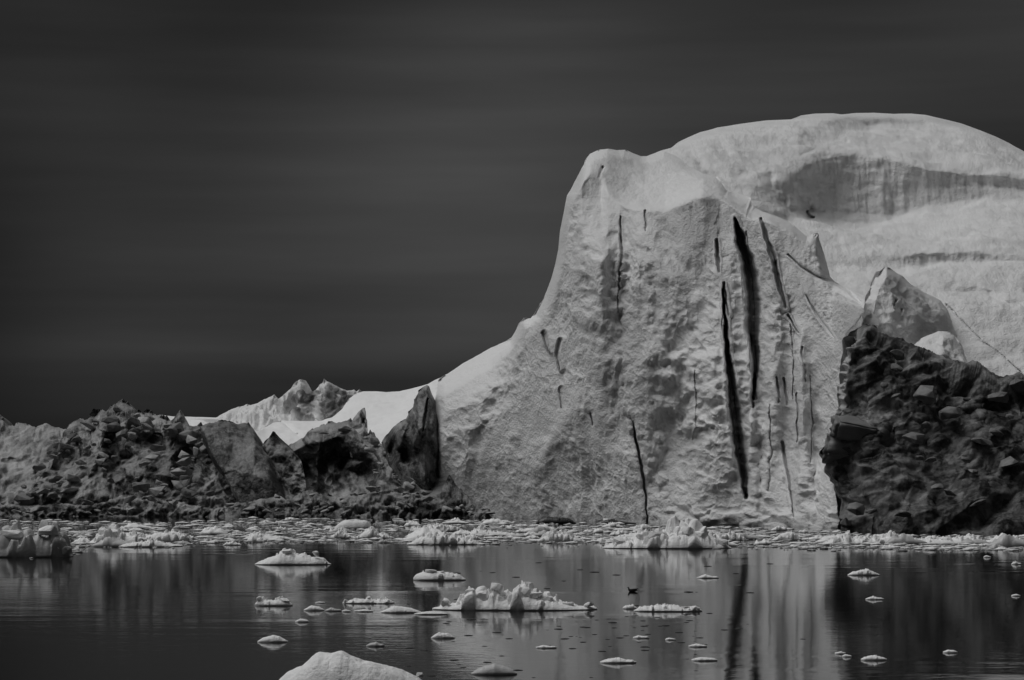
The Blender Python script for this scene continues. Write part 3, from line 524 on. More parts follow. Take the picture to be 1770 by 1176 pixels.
# whiter rubble at the far left, behind
lw_T = [(-220, 740), (-150, 725), (-100, 735), (-60, 715), (-20, 722), (0, 716), (6, 722), (12, 735), (24, 737), (28, 731), (42, 730), (52, 735), (62, 739), (70, 733), (80, 730), (92, 736), (110, 740), (150, 745), (200, 760)]
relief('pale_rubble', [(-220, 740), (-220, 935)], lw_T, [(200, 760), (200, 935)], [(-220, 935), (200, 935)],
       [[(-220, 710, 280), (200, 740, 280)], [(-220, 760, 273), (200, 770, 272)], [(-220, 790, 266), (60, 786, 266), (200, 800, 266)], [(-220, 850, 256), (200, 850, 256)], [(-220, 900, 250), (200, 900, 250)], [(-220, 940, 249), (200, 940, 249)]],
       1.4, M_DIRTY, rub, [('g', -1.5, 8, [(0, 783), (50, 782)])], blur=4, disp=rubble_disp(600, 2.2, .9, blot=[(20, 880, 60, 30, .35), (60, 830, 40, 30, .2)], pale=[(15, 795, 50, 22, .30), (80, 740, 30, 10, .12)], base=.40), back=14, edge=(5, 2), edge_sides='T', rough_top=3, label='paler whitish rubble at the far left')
# main dark mass
rm_L = [(110, 750), (95, 780), (70, 810), (50, 840), (30, 870), (0, 890), (-30, 935)]
rm_T = [(110, 750), (118, 735), (128, 728), (140, 724), (152, 723), (160, 716), (170, 709), (183, 707), (194, 701), (202, 694), (212, 693), (222, 699), (230, 705), (240, 711), (246, 715), (252, 709), (262, 712), (272, 719), (285, 722), (294, 725), (302, 717), (312, 706), (315, 712), (318, 722), (326, 733), (336, 736), (348, 733), (360, 736), (375, 742), (400, 760), (430, 800)]
rm_R = [(430, 800), (440, 850), (450, 935)]; rm_B = [(-30, 935), (450, 935)]
rm_str = [[(-50, 700, 268), (110, 735, 268), (212, 690, 268), (300, 710, 266), (430, 790, 262)],
 [(-50, 760, 262), (110, 765, 260), (212, 730, 261), (300, 745, 260), (430, 805, 256)],
 [(-50, 820, 255), (110, 815, 253.5), (212, 800, 255), (300, 800, 254), (430, 830, 251)],
 [(-50, 862, 251), (110, 858, 248.5), (212, 858, 249), (300, 860, 249), (430, 862, 249)],
 [(-50, 893, 248), (110, 892, 247.5), (212, 891, 248), (300, 891, 248), (430, 893, 247)],
 [(-50, 940, 247), (430, 940, 247)]]
rm_lines = [('g', 2.8, 13, [(192, 735), (200, 790), (222, 850)]), ('g', -1.8, 9, [(126, 745), (90, 785), (60, 830), (40, 868)]), ('g', -1.6, 9, [(172, 752), (166, 790), (150, 830)]), ('g', 2.0, 13, [(310, 770), (320, 815), (310, 850)]),
 ('g', 1.8, 12, [(255, 755), (270, 762)]), ('g', -1.6, 6, [(362, 770), (378, 800), (412, 872)]), ('g', 1.2, 5, [(372, 770), (392, 810), (425, 875)])]
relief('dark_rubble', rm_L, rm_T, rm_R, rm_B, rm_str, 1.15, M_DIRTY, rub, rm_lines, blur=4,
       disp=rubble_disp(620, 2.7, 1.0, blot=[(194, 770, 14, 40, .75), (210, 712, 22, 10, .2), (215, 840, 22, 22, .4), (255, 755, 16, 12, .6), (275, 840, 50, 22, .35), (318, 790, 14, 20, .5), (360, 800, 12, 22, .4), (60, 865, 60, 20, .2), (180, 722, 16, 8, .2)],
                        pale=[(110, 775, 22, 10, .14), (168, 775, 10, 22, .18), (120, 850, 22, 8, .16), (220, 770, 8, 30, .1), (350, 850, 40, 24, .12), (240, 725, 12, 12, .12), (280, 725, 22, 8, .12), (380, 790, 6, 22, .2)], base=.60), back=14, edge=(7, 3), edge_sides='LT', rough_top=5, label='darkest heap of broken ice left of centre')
# smooth dark slab
sl_L = [(345, 738), (352, 770), (372, 810), (395, 850), (415, 885), (420, 935)]
sl_T = [(345, 738), (356, 732), (372, 729), (385, 727), (398, 729), (412, 734), (420, 731), (430, 729), (434, 736), (440, 745), (447, 756), (452, 765), (470, 785), (490, 815), (510, 850)]
sl_R = [(510, 850), (515, 880), (518, 935)]; sl_B = [(420, 935), (518, 935)]
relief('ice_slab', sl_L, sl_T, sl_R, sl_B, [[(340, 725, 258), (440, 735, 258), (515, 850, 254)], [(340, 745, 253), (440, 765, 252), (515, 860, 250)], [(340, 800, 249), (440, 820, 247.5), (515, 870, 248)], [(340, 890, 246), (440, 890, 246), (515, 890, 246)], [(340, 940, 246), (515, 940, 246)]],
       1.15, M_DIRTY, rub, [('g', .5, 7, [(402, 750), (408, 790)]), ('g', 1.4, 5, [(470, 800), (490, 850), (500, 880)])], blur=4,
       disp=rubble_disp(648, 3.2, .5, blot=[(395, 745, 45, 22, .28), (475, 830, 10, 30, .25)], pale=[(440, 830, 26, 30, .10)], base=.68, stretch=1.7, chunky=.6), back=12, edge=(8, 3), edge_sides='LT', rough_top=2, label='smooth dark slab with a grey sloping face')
# dark pointed block between slab and mound
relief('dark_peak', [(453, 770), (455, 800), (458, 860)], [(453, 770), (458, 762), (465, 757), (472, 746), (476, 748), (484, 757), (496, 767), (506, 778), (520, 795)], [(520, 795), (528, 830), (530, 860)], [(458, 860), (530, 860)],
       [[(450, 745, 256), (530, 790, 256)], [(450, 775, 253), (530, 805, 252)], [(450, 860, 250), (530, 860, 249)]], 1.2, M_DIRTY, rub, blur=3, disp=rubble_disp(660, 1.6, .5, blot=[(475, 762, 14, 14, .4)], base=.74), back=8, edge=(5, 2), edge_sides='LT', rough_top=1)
# hollow mound
mo_L = [(496, 772), (505, 800), (500, 850), (495, 935)]
mo_T = [(496, 772), (508, 762), (525, 757), (532, 748), (540, 741), (550, 738), (560, 732), (575, 728), (588, 729), (600, 727), (606, 724), (612, 735), (622, 748), (632, 754), (640, 744), (647, 748), (652, 758), (662, 768), (672, 778), (688, 788), (700, 800), (712, 808), (722, 812), (732, 822), (745, 838), (755, 850), (775, 870)]
mo_R = [(775, 870), (780, 890), (782, 935)]; mo_B = [(495, 935), (782, 935)]
mo_str = [[(490, 735, 262), (606, 720, 262), (640, 742, 258), (775, 860, 252)], [(490, 785, 256), (550, 760, 256), (606, 750, 256), (660, 785, 253), (720, 825, 250), (775, 870, 248)],
 [(490, 810, 255), (550, 790, 256), (606, 790, 256), (640, 800, 253), (660, 815, 249), (720, 850, 247), (775, 880, 246)], [(490, 850, 253), (550, 850, 253), (620, 850, 252), (660, 860, 247), (720, 870, 245), (775, 885, 245)],
 [(490, 893, 247), (775, 893, 245)], [(490, 940, 246), (775, 940, 245)]]
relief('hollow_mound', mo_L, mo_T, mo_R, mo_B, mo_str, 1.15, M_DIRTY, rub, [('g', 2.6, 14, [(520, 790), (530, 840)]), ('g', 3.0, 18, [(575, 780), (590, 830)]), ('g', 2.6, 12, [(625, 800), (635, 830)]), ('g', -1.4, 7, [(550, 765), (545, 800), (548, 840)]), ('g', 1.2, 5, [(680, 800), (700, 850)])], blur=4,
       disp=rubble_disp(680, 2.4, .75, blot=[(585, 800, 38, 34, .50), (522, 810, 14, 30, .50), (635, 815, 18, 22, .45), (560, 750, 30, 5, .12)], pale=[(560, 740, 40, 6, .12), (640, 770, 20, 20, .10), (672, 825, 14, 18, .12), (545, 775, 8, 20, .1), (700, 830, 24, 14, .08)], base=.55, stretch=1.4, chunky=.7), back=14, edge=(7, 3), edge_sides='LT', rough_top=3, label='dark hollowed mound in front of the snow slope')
# small pale fin behind the mound
relief('pale_fin', [(604, 735), (604, 790)], [(604, 735), (612, 722), (620, 712), (627, 706), (631, 704.5), (632, 712), (632, 735), (636, 748)], [(636, 748), (640, 790)], [(604, 790), (640, 790)],
       [[(600, 700, 262), (640, 700, 262)], [(600, 750, 258), (640, 750, 257)], [(600, 790, 256), (640, 790, 256)]], .9, M_DIRTY, rub, blur=2, disp=rubble_disp(700, 1.2, .3, base=.22), back=6, edge=(4, 1.5), edge_sides='LTR')
# tall spire
sp_L = [(733, 668), (723, 676), (715, 690), (713, 703), (706, 712), (702, 724), (692, 728), (680, 740), (668, 752), (660, 765), (664, 800), (690, 850), (690, 900)]
sp_T = [(733, 668), (738, 665.5), (742, 668)]
sp_R = [(742, 668), (746, 680), (752, 694), (753, 706), (760, 718), (762, 740), (764, 770), (766, 800), (767, 830), (765, 845), (765, 900)]
sp_B = [(690, 900), (765, 900)]
relief('ice_spire', sp_L, sp_T, sp_R, sp_B, [[(650, 660, 256), (740, 660, 252), (770, 660, 256)], [(650, 760, 255), (690, 755, 250), (735, 740, 247.3), (770, 740, 251)], [(650, 840, 252), (735, 840, 246.5), (770, 840, 250)], [(650, 900, 250), (770, 900, 249)]],
       .8, M_DIRTY, rub, [('c', .8, 1, [(739, 690, 1.5), (734, 725, 2.4), (731, 745, 1.5)]), ('g', -1.2, 7, [(725, 700), (718, 750), (712, 790)]), ('g', 1.6, 8, [(700, 770), (708, 800)]), ('g', -.8, 5, [(700, 735), (694, 765), (686, 780)]), ('g', -1.0, 5, [(748, 720), (752, 780), (755, 830)]), ('g', 1.4, 5, [(682, 760), (675, 790)])], blur=14,
       disp=rubble_disp(720, 2.0, .45, blot=[(690, 790, 28, 20, .40), (732, 760, 10, 14, .2), (735, 685, 10, 20, .15), (720, 835, 14, 20, .2)], pale=[(735, 790, 14, 22, .14), (705, 755, 8, 26, .12), (748, 735, 8, 20, .06)], base=.56, stretch=3.2, chunky=.5), back=9, edge=(10, 3.5), edge_sides='LTR', label='tall fluted grey spire against the cliff')
# low apron of small rubble at the waterline
ap_T = [(-220, 880), (-40, 880), (20, 870), (60, 872), (100, 868), (150, 872), (180, 866), (220, 852), (240, 862), (265, 858), (285, 868), (300, 862), (330, 872), (370, 878), (405, 868), (430, 866), (455, 858), (480, 855), (500, 862), (520, 850), (540, 848), (560, 856), (590, 858), (620, 856), (640, 850), (660, 846), (690, 850), (710, 856), (730, 852), (748, 862), (760, 850), (768, 838), (776, 826), (784, 832), (790, 834), (800, 852), (812, 862), (826, 876), (845, 883), (862, 890), (880, 895)]
ap_str = [[(-220, 860, 251), (200, 845, 250.5), (500, 845, 248), (780, 825, 247), (880, 890, 243)], [(-220, 882, 247.5), (200, 870, 248.2), (500, 866, 245.5), (780, 860, 243.5), (880, 897, 241)], [(-220, 893, 246), (200, 891, 247), (500, 895, 243.5), (780, 896, 241), (880, 898, 240)], [(-220, 935, 246), (200, 935, 246), (500, 935, 243), (780, 935, 240), (880, 935, 239)]]
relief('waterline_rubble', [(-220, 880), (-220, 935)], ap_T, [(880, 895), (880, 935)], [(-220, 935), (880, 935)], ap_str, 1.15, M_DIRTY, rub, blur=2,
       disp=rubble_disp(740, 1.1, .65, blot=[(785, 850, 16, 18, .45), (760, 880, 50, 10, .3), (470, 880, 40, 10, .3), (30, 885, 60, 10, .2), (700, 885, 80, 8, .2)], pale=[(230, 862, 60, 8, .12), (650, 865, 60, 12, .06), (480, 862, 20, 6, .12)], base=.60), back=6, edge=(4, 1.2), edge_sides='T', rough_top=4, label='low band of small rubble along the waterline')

# ------------------------------------------------------------------ loose blocks that are part of the two dirty bergs
def hull_block(seed, n=14, flat=.75, sub=True, bev=True):
    rnd = random.Random(seed); bm = bmesh.new()
    for _ in range(n):
        v_ = Vector((rnd.gauss(0, 1), rnd.gauss(0, 1), rnd.gauss(0, 1))).normalized()
        k = max(abs(v_.x), abs(v_.y), abs(v_.z))**.6
        bm.verts.new(Vector((v_.x, v_.y, v_.z*flat))/k*rnd.uniform(.8, 1)*.5)
    r = bmesh.ops.convex_hull(bm, input=bm.verts)
    bmesh.ops.delete(bm, geom=[g for g in r['geom_interior'] if isinstance(g, bmesh.types.BMVert)], context='VERTS')
    if bev: bmesh.ops.bevel(bm, geom=bm.edges[:], offset=.04, segments=1, affect='EDGES', clamp_overlap=True)
    me = bpy.data.meshes.new('ice_block'); bm.to_mesh(me); bm.free()
    return me
BLK = [hull_block(s, 9+s % 5) for s in range(10)]
for b_ in BLK: b_.materials.append(M_BLOCK)
BLKD = [hull_block(40+s, 18+s % 5) for s in range(8)]
for b_ in BLKD: b_.materials.append(M_BLOCKD)
rb = random.Random(5)
def block(parent, px, py, D, w, h, me=None, name='ice_block', rot=None, dpt=None, label=None):
    m_ = me or rb.choice(BLK); o = put(name, m_, parent, label=label); k = D/FPX
    x, y, z = world(px, py, D); o.location = Vector((x, y, z))-parent.location
    o.scale = (w*k*1.15, (dpt or (w+h)/2)*k, h*k*1.15)
    o.rotation_euler = rot or (rb.uniform(-.4, .4), rb.uniform(-.5, .5), rb.uniform(-.6, .6))
    return o
def near_D(strata, px, py):
    Y = [np.interp(px, [c[0] for c in C], [c[1] for c in C]) for C in strata]; Dk = [np.interp(px, [c[0] for c in C], [c[2] for c in C]) for C in strata]
    return float(np.interp(py, Y, Dk))
for px, py, w, h in [(642, 845, 20, 15), (668, 850, 14, 10), (684, 846, 9, 10), (655, 842, 8, 7), (700, 853, 14, 8), (478, 858, 16, 10), (540, 856, 14, 8), (226, 862, 26, 16), (262, 862, 20, 14), (277, 868, 12, 10), (301, 868, 14, 16), (120, 848, 34, 12), (150, 868, 26, 12), (66, 880, 40, 14), (30, 884, 22, 10), (398, 872, 20, 10), (430, 880, 22, 12), (560, 872, 16, 10), (600, 878, 18, 9), (740, 862, 24, 14), (722, 858, 12, 8), (800, 876, 16, 10), (846, 888, 22, 8), (772, 880, 22, 12), (512, 874, 16, 10), (590, 862, 12, 7)]:
    block(rub, px, py, near_D(ap_str, px, py)-1.0, w, h)
for k in range(46):                                     # small blocks strewn over the apron
    px = rb.uniform(-60, 850); py = rb.uniform(868, 890); s_ = rb.uniform(6, 13)
    block(rub, px, py, near_D(ap_str, px, py)-.9, s_*1.3, s_*.8)
for px, py, w, h in [(286, 744, 18, 12), (300, 738, 10, 8), (345, 752, 18, 18), (330, 760, 26, 22), (340, 780, 16, 22), (308, 712, 0, 0), (150, 733, 34, 14), (125, 755, 24, 16), (112, 772, 34, 18), (272, 775, 30, 18), (262, 792, 26, 14), (228, 752, 14, 18), (214, 762, 10, 20), (250, 802, 30, 12), (205, 708, 22, 14), (238, 720, 12, 18), (260, 722, 20, 14), (92, 790, 18, 12), (140, 800, 20, 12), (176, 745, 18, 8), (100, 825, 24, 10), (75, 850, 26, 12), (320, 825, 22, 14), (336, 838, 14, 10)]:
    if w: block(rub, px, py, near_D(rm_str, px, py)-1.4, w, h, name='ice_block')
for px, py, w, h in [(596, 742, 26, 12), (646, 762, 20, 22), (630, 748, 12, 14), (560, 748, 22, 8), (640, 778, 26, 12)]:
    block(rub, px, py, near_D(mo_str, px, py)-1.0, w, h)
top_of = lambda T, x: float(np.interp(x, [p[0] for p in T], [p[1] for p in T]))
for k in range(80):                                     # angular blocks wedged all over the broken ice
    px = rb.uniform(40, 400); lo_ = top_of(rm_T, max(px, 111)); py = rb.uniform(lo_+12, 866)
    if px < 110 and py < 750+(110-px)*1.2: continue
    s_ = 7+rb.random()**2*22; inh = math.hypot((px-194)/18, (py-770)/40) < 1
    block(rub, px, py, near_D(rm_str, px, py)-rb.uniform(.4, 1.1), s_*1.2, s_*.95, me=rb.choice(BLKD) if inh or rb.random() < .45 else None)
for k in range(26):
    px = rb.uniform(640, 745); py = rb.uniform(top_of(mo_T, px)+8, 862); s_ = 6+rb.random()**2*16
    block(rub, px, py, near_D(mo_str, px, py)-rb.uniform(.3, .8), s_*1.3, s_*.85)
# boulders and blocks frozen in the dark face
for px, py, w, h in [(1600, 682, 34, 32), (1641, 714, 34, 24), (1727, 688, 30, 20), (1722, 748, 22, 14), (1697, 763, 30, 13), (1580, 757, 34, 20), (1609, 795, 18, 10), (1590, 792, 14, 8), (1668, 795, 18, 10), (1682, 815, 16, 8), (1640, 852, 20, 7), (1552, 613, 24, 16), (1550, 636, 20, 12), (1528, 665, 10, 12), (1548, 684, 14, 8), (1620, 842, 18, 8), (1745, 720, 12, 10), (1672, 690, 12, 8), (1760, 668, 30, 26), (1480, 880, 26, 18), (1505, 885, 18, 10), (1462, 905, 16, 20), (1690, 870, 26, 8), (1560, 890, 26, 10), (1742, 800, 30, 14), (1600, 735, 16, 10)]:
    block(dark, px, py, near_D(dk_strata, px, py)-1.1, w*1.15, h*1.15, me=rb.choice(BLKD), dpt=(w+h)*.9)
M_CUT = ice_mat('cut_grey_ice', .20, .05, bump=.06, bscale=2.5, rough=.5, grain=.35, attr=False, base=.25)
def box_mesh(name, seed):
    bm = bmesh.new(); bmesh.ops.create_cube(bm, size=1); bmesh.ops.bevel(bm, geom=bm.edges[:], offset=.07, segments=2, affect='EDGES')
    bmesh.ops.subdivide_edges(bm, edges=bm.edges[:], cuts=5, use_grid_fill=True)
    co = np.array([v_.co for v_ in bm.verts]); n_ = fbm(co[:, 0]*1.7+seed, co[:, 1]*1.7, co[:, 2]*2.2, 4, seed); n2_ = fbm(co[:, 0]*1.3+seed, co[:, 1]*1.7+4, co[:, 2]*2.2, 3, seed+3)
    for v_, a_, b_ in zip(bm.verts, n_, n2_): v_.co += v_.co.normalized()*float(a_)*.13+Vector((float(b_)*.06, 0, float(b_)*.05))
    me = bpy.data.meshes.new(name); bm.to_mesh(me); bm.free()
    for p_ in me.polygons: p_.use_smooth = True
    me.materials.append(M_CUT); return me
block(dark, 1476, 742, 196.9, 66, 26, me=box_mesh('square_block', 3), name='square_block', rot=(.30, .16, .12), dpt=60, label='long smooth block jutting from the dark face')
block(dark, 1466, 778, 198.0, 66, 36, me=box_mesh('square_block', 4), name='square_block', rot=(-.35, .10, -.10), dpt=60, label='smooth grey cut face below the long block')
block(dark, 1522, 774, 197.4, 44, 52, me=box_mesh('square_block', 5), name='square_block', rot=(.1, -.1, .4), dpt=50)
# snow lump resting on top of the debris
relief('snow_lump', [(1580, 596), (1580, 660)], [(1580, 596), (1590, 587), (1604, 580), (1622, 573), (1640, 574), (1650, 581), (1658, 590), (1668, 608), (1674, 630)], [(1674, 630), (1676, 660)], [(1580, 660), (1676, 660)],
       [[(1570, 565, 216), (1680, 565, 216)], [(1570, 590, 213), (1630, 590, 211), (1680, 610, 214)], [(1570, 612, 209), (1630, 616, 207.5), (1680, 632, 210)], [(1570, 660, 208), (1680, 660, 208)]], 1.2, M_WHITE, berg, [('g', .5, 5, [(1592, 612), (1630, 618), (1668, 634)])], blur=4,
       disp=lambda px, py, P, n: (.35*fbm(P[..., 0]/1.6, P[..., 1]/3, P[..., 2]/1.2, 4, 801), .05+.12*sstep(608, 630, py)+.05*fbm(P[..., 0], P[..., 1], P[..., 2], 3, 802)), back=6, edge=(8, 2), edge_sides='LTR', label='rounded snow lump lying above the dark debris')

# ================================================================== FLOES
def floe_mesh(W, H, Dp, prof, seed, chunk=.5, nu=90, nv=26, name='ice_floe', smooth_=True):
    u = np.linspace(0, 1, nu); v_ = np.linspace(-1, 1, nv)
    z0 = np.zeros(nu)
    w = Dp/2*np.maximum(1-np.abs(2*u-1)**2.6, 0)**.5*(1+.22*fbm(u*2.2+seed, z0, z0, 2, seed))+.015
    hp = np.interp(u, [p[0] for p in prof], [p[1] for p in prof])*H*np.maximum(1-np.abs(2*u-1)**5, .12)**.5
    hp = hp*(1+chunk*(.30*fbm(u*W/H*1.3+seed, z0, z0, 3, seed+21, .6, True)-.22)); hp[0] = hp[-1] = .02*H
    U, Vv = np.meshgrid(u, v_); X = (U-.5)*W; Y = Vv*w[None]
    cs = np.maximum(1-np.abs(Vv)**2.6, 0)**.7
    Z = hp[None]*cs*(.95-.45*chunk)+.03+.04*H*fbm(X/(H+.01)*1.6, Y/(H+.01)*1.6, U*0+seed, 4, seed+3)*cs
    rr = random.Random(seed*7+1); nb = int((16+46*chunk)*min(3, max(.5, W/max(H, .01)/4)))
    for _ in range(nb if chunk > .15 else 0):             # frozen-in lumps, steep-sided and rounded
        ub = rr.uniform(.03, .97); loc = float(np.interp(ub, u, hp)); wl_ = float(np.interp(ub, u, w)); yb = rr.uniform(-.85, .75)
        rad = min(max(loc*rr.uniform(.18, .48), H*.10), W*.085); bl_ = rr.random(); top = loc*rr.uniform(.75, 1.12)*(1-.30*abs(yb)**2)*(.80+.2*chunk) if yb > -.4 else loc*rr.uniform(.4, .8)
        dx = X-(ub-.5)*W; dy = (Y-yb*wl_)/rr.uniform(.9, 1.6); a0 = rr.uniform(0, 6.28); m_ = np.hypot(dx, dy)*.9
        for kk in range(5):
            t_ = a0+1.2566*kk+rr.uniform(-.35, .35); m_ = np.maximum(m_, (dx*math.cos(t_)+dy*math.sin(t_))*rr.uniform(.9, 1.25))
        tilt_ = 1+(dx*rr.uniform(-.35, .35)+dy*rr.uniform(-.5, .2))/rad
        Z = np.maximum(Z, top*tilt_*(np.clip(1-(m_/rad)**2.6, 0, 1)**.5 if bl_ < .35 else np.clip((rad-m_)/(rad*(.3+.5*bl_)), 0, 1)**.85))
    ckz, _, _ = chunks(X/(H*.22+.03)+seed, Y/(H*.22+.03), seed+9); Z = Z+H*.05*(ckz-.4)*cs
    Z = Z*np.minimum(1, .25+4*cs)
    Z = np.maximum(Z, .035)
    rows = [(X, Y*.80, Z*0-.5*H-.1, 0), (X*.992, Y, Z*0-.03, 0)]
    front = np.stack([X[0], Y[0]*.86+Dp*.0, np.full(nu, -.35*H-.05)], 1); backr = np.stack([X[-1], Y[-1]*.86, np.full(nu, -.35*H-.05)], 1)
    f2 = np.stack([X[0]*.985, Y[0]*.93, np.full(nu, .0)], 1); b2 = np.stack([X[-1]*.985, Y[-1]*.93, np.full(nu, .0)], 1)
    grid = np.concatenate([front[None], f2[None], np.stack([X, Y, Z], -1), b2[None], backr[None]])
    n = grid.shape[0]; idx = np.arange(n*nu).reshape(n, nu)
    q = np.stack([idx[:-1, :-1], idx[:-1, 1:], idx[1:, 1:], idx[1:, :-1]], -1).reshape(-1, 4)
    q2 = np.stack([idx[-1, :-1], idx[-1, 1:], idx[0, 1:], idx[0, :-1]], -1)
    tr = []
    for e, fl in ((0, 0), (nu-1, 1)):
        for k in range(1, n-1):
            tri = [idx[0, e], idx[k, e], idx[k+1, e]]; tr.append(tri if fl == 0 else tri[::-1])
    return mesh_np(name, grid.reshape(-1, 3), np.concatenate([q, q2]), None, tr, smooth_)
def place_floe(px0, px1, base, peak, prof, label, seed, chunk=.5, dk=.55, mat=None, group=None, cat='ice floe', name='ice_floe', lumps=()):
    """prof: (column, row) pairs of the outline in the photograph"""
    if px1-px0 < 70 and group and group.startswith('small'): peak = base-(base-peak)*.82; prof = [(x, base-(base-y)*.82) for x, y in prof]; chunk = max(chunk, .35)
    D = D_at(base); k = D/FPX; W = (px1-px0)*k; H = (base-peak)*k; Dp = max(W*dk, H*1.2)
    p = [((x-px0)/(px1-px0), (base-y)/(base-peak)) for x, y in prof]; nu = int(min(320, max(40, (px1-px0)*1.7)))
    me = floe_mesh(W, H, Dp, p, seed, chunk, nu, max(18, nu//3))
    cx = ((px0+px1)/2-HX)/FPX*(D+Dp/2)
    o = put(name, me, None, (cx, D+Dp/2, 0), mat or M_FLOE, label, cat, group)
    for j, (lx, ly, w_, h_, kind) in enumerate(lumps):
        m_ = lumpsW[(seed+j) % len(lumpsW)] if kind == 0 else (lumpsG[(seed+j) % 3])
        c = put('ice_lump', m_, o); x, y, z = world(lx, ly, D+Dp*.30); c.location = Vector((x, y, z))-o.location
        c.scale = (w_*k*1.1, (w_+h_)/2*k, h_*k*1.15); c.rotation_euler = (rb.uniform(-.3, .3), rb.uniform(-.2, .2), rb.uniform(-.6, .6))
        if kind == 1: c['label'] = 'dark grey boulder of ice on the floe'
    return o
lumpsW = [hull_block(60+s, 26, .85) for s in range(5)]
for m_ in lumpsW: m_.materials.append(M_FLOE)
lumpsG = [hull_block(70+s, 20, .85) for s in range(3)]
for m_ in lumpsG: m_.materials.append(M_FLOE_G)
FG = 'large separate floes drifting on the open water'
place_floe(466, 752, 1205, 1128, [(466, 1192), (480, 1172), (500, 1158), (520, 1153), (530, 1145), (545, 1131), (570, 1130), (590, 1128), (600, 1131), (625, 1143), (670, 1155), (700, 1163), (725, 1171), (740, 1178), (752, 1195)], 'smooth rounded white floe cut off by the bottom edge of the picture', 1, .12, .5, group=FG, lumps=[(726, 1167, 12, 9, 0)])
place_floe(440, 573, 977, 948, [(440, 976), (450, 970), (470, 961), (482, 958), (487, 950), (494, 948), (502, 951), (512, 958), (524, 957), (540, 963), (560, 963), (573, 976)], 'white floe with a small square block perched on its right end', 2, .35, .5, group=FG, lumps=[(546, 957, 13, 10, 0), (494, 955, 24, 14, 0)])
place_floe(714, 806, 1004, 984, [(714, 992), (718, 989), (735, 989), (760, 988), (780, 990), (795, 993), (806, 1001)], 'flat-topped white floe with a slab and knob on its surface', 3, .3, .5, group=FG, lumps=[(745, 987, 22, 7, 0), (765, 989, 8, 5, 0)])
place_floe(746, 1034, 1056, 1012, [(746, 1052), (760, 1046), (770, 1032), (776, 1045), (795, 1036), (803, 1022), (815, 1021), (825, 1020), (845, 1028), (860, 1022), (880, 1028), (895, 1019), (910, 1017), (925, 1022), (936, 1031), (955, 1030), (965, 1037), (985, 1043), (1010, 1046), (1028, 1042), (1034, 1050)], 'largest lumpy white floe in the middle of the water with blocks piled on it', 4, .8, .30, group=FG,
           lumps=[(861, 1017, 27, 22, 0), (812, 1025, 20, 18, 0), (833, 1030, 22, 20, 0), (905, 1026, 32, 24, 0), (922, 1030, 36, 22, 0), (945, 1036, 34, 16, 0), (770, 1043, 16, 16, 0), (884, 1038, 30, 20, 0), (857, 1042, 30, 18, 0), (808, 1043, 34, 18, 0), (1018, 1045, 20, 9, 0), (980, 1046, 24, 10, 0)])
place_floe(1095, 1214, 1058, 1044, [(1095, 1057), (1104, 1048), (1125, 1048), (1140, 1046), (1152, 1045), (1168, 1048), (1180, 1051), (1192, 1050), (1203, 1046), (1214, 1056)], 'long low white floe right of the largest lumpy one', 5, .6, .4, group=FG, lumps=[(1184, 1052, 16, 9, 1), (1203, 1052, 14, 9, 0)])
place_floe(1076, 1102, 1053, 1045, [(1076, 1050), (1085, 1046), (1095, 1047), (1102, 1051)], 'little lump of ice touching the left end of the long low floe', 6, .8, .6, group=FG)
place_floe(440, 506, 1048, 1030, [(440, 1042), (446, 1034), (451, 1030), (455, 1038), (475, 1038), (482, 1034), (488, 1036), (495, 1036), (506, 1044)], 'white floe with a raised horn at its left end', 7, .6, .5, group=FG, lumps=[(448, 1038, 10, 16, 0), (491, 1039, 20, 9, 0)])
place_floe(592, 682, 1044, 1030, [(592, 1040), (597, 1036), (602, 1040), (615, 1035), (630, 1036), (637, 1031), (642, 1037), (660, 1037), (672, 1035), (682, 1041)], 'narrow white floe with a knob in its middle left of the largest lumpy one', 8, .7, .4, group=FG, lumps=[(637, 1034, 9, 7, 0), (597, 1039, 8, 8, 0)])
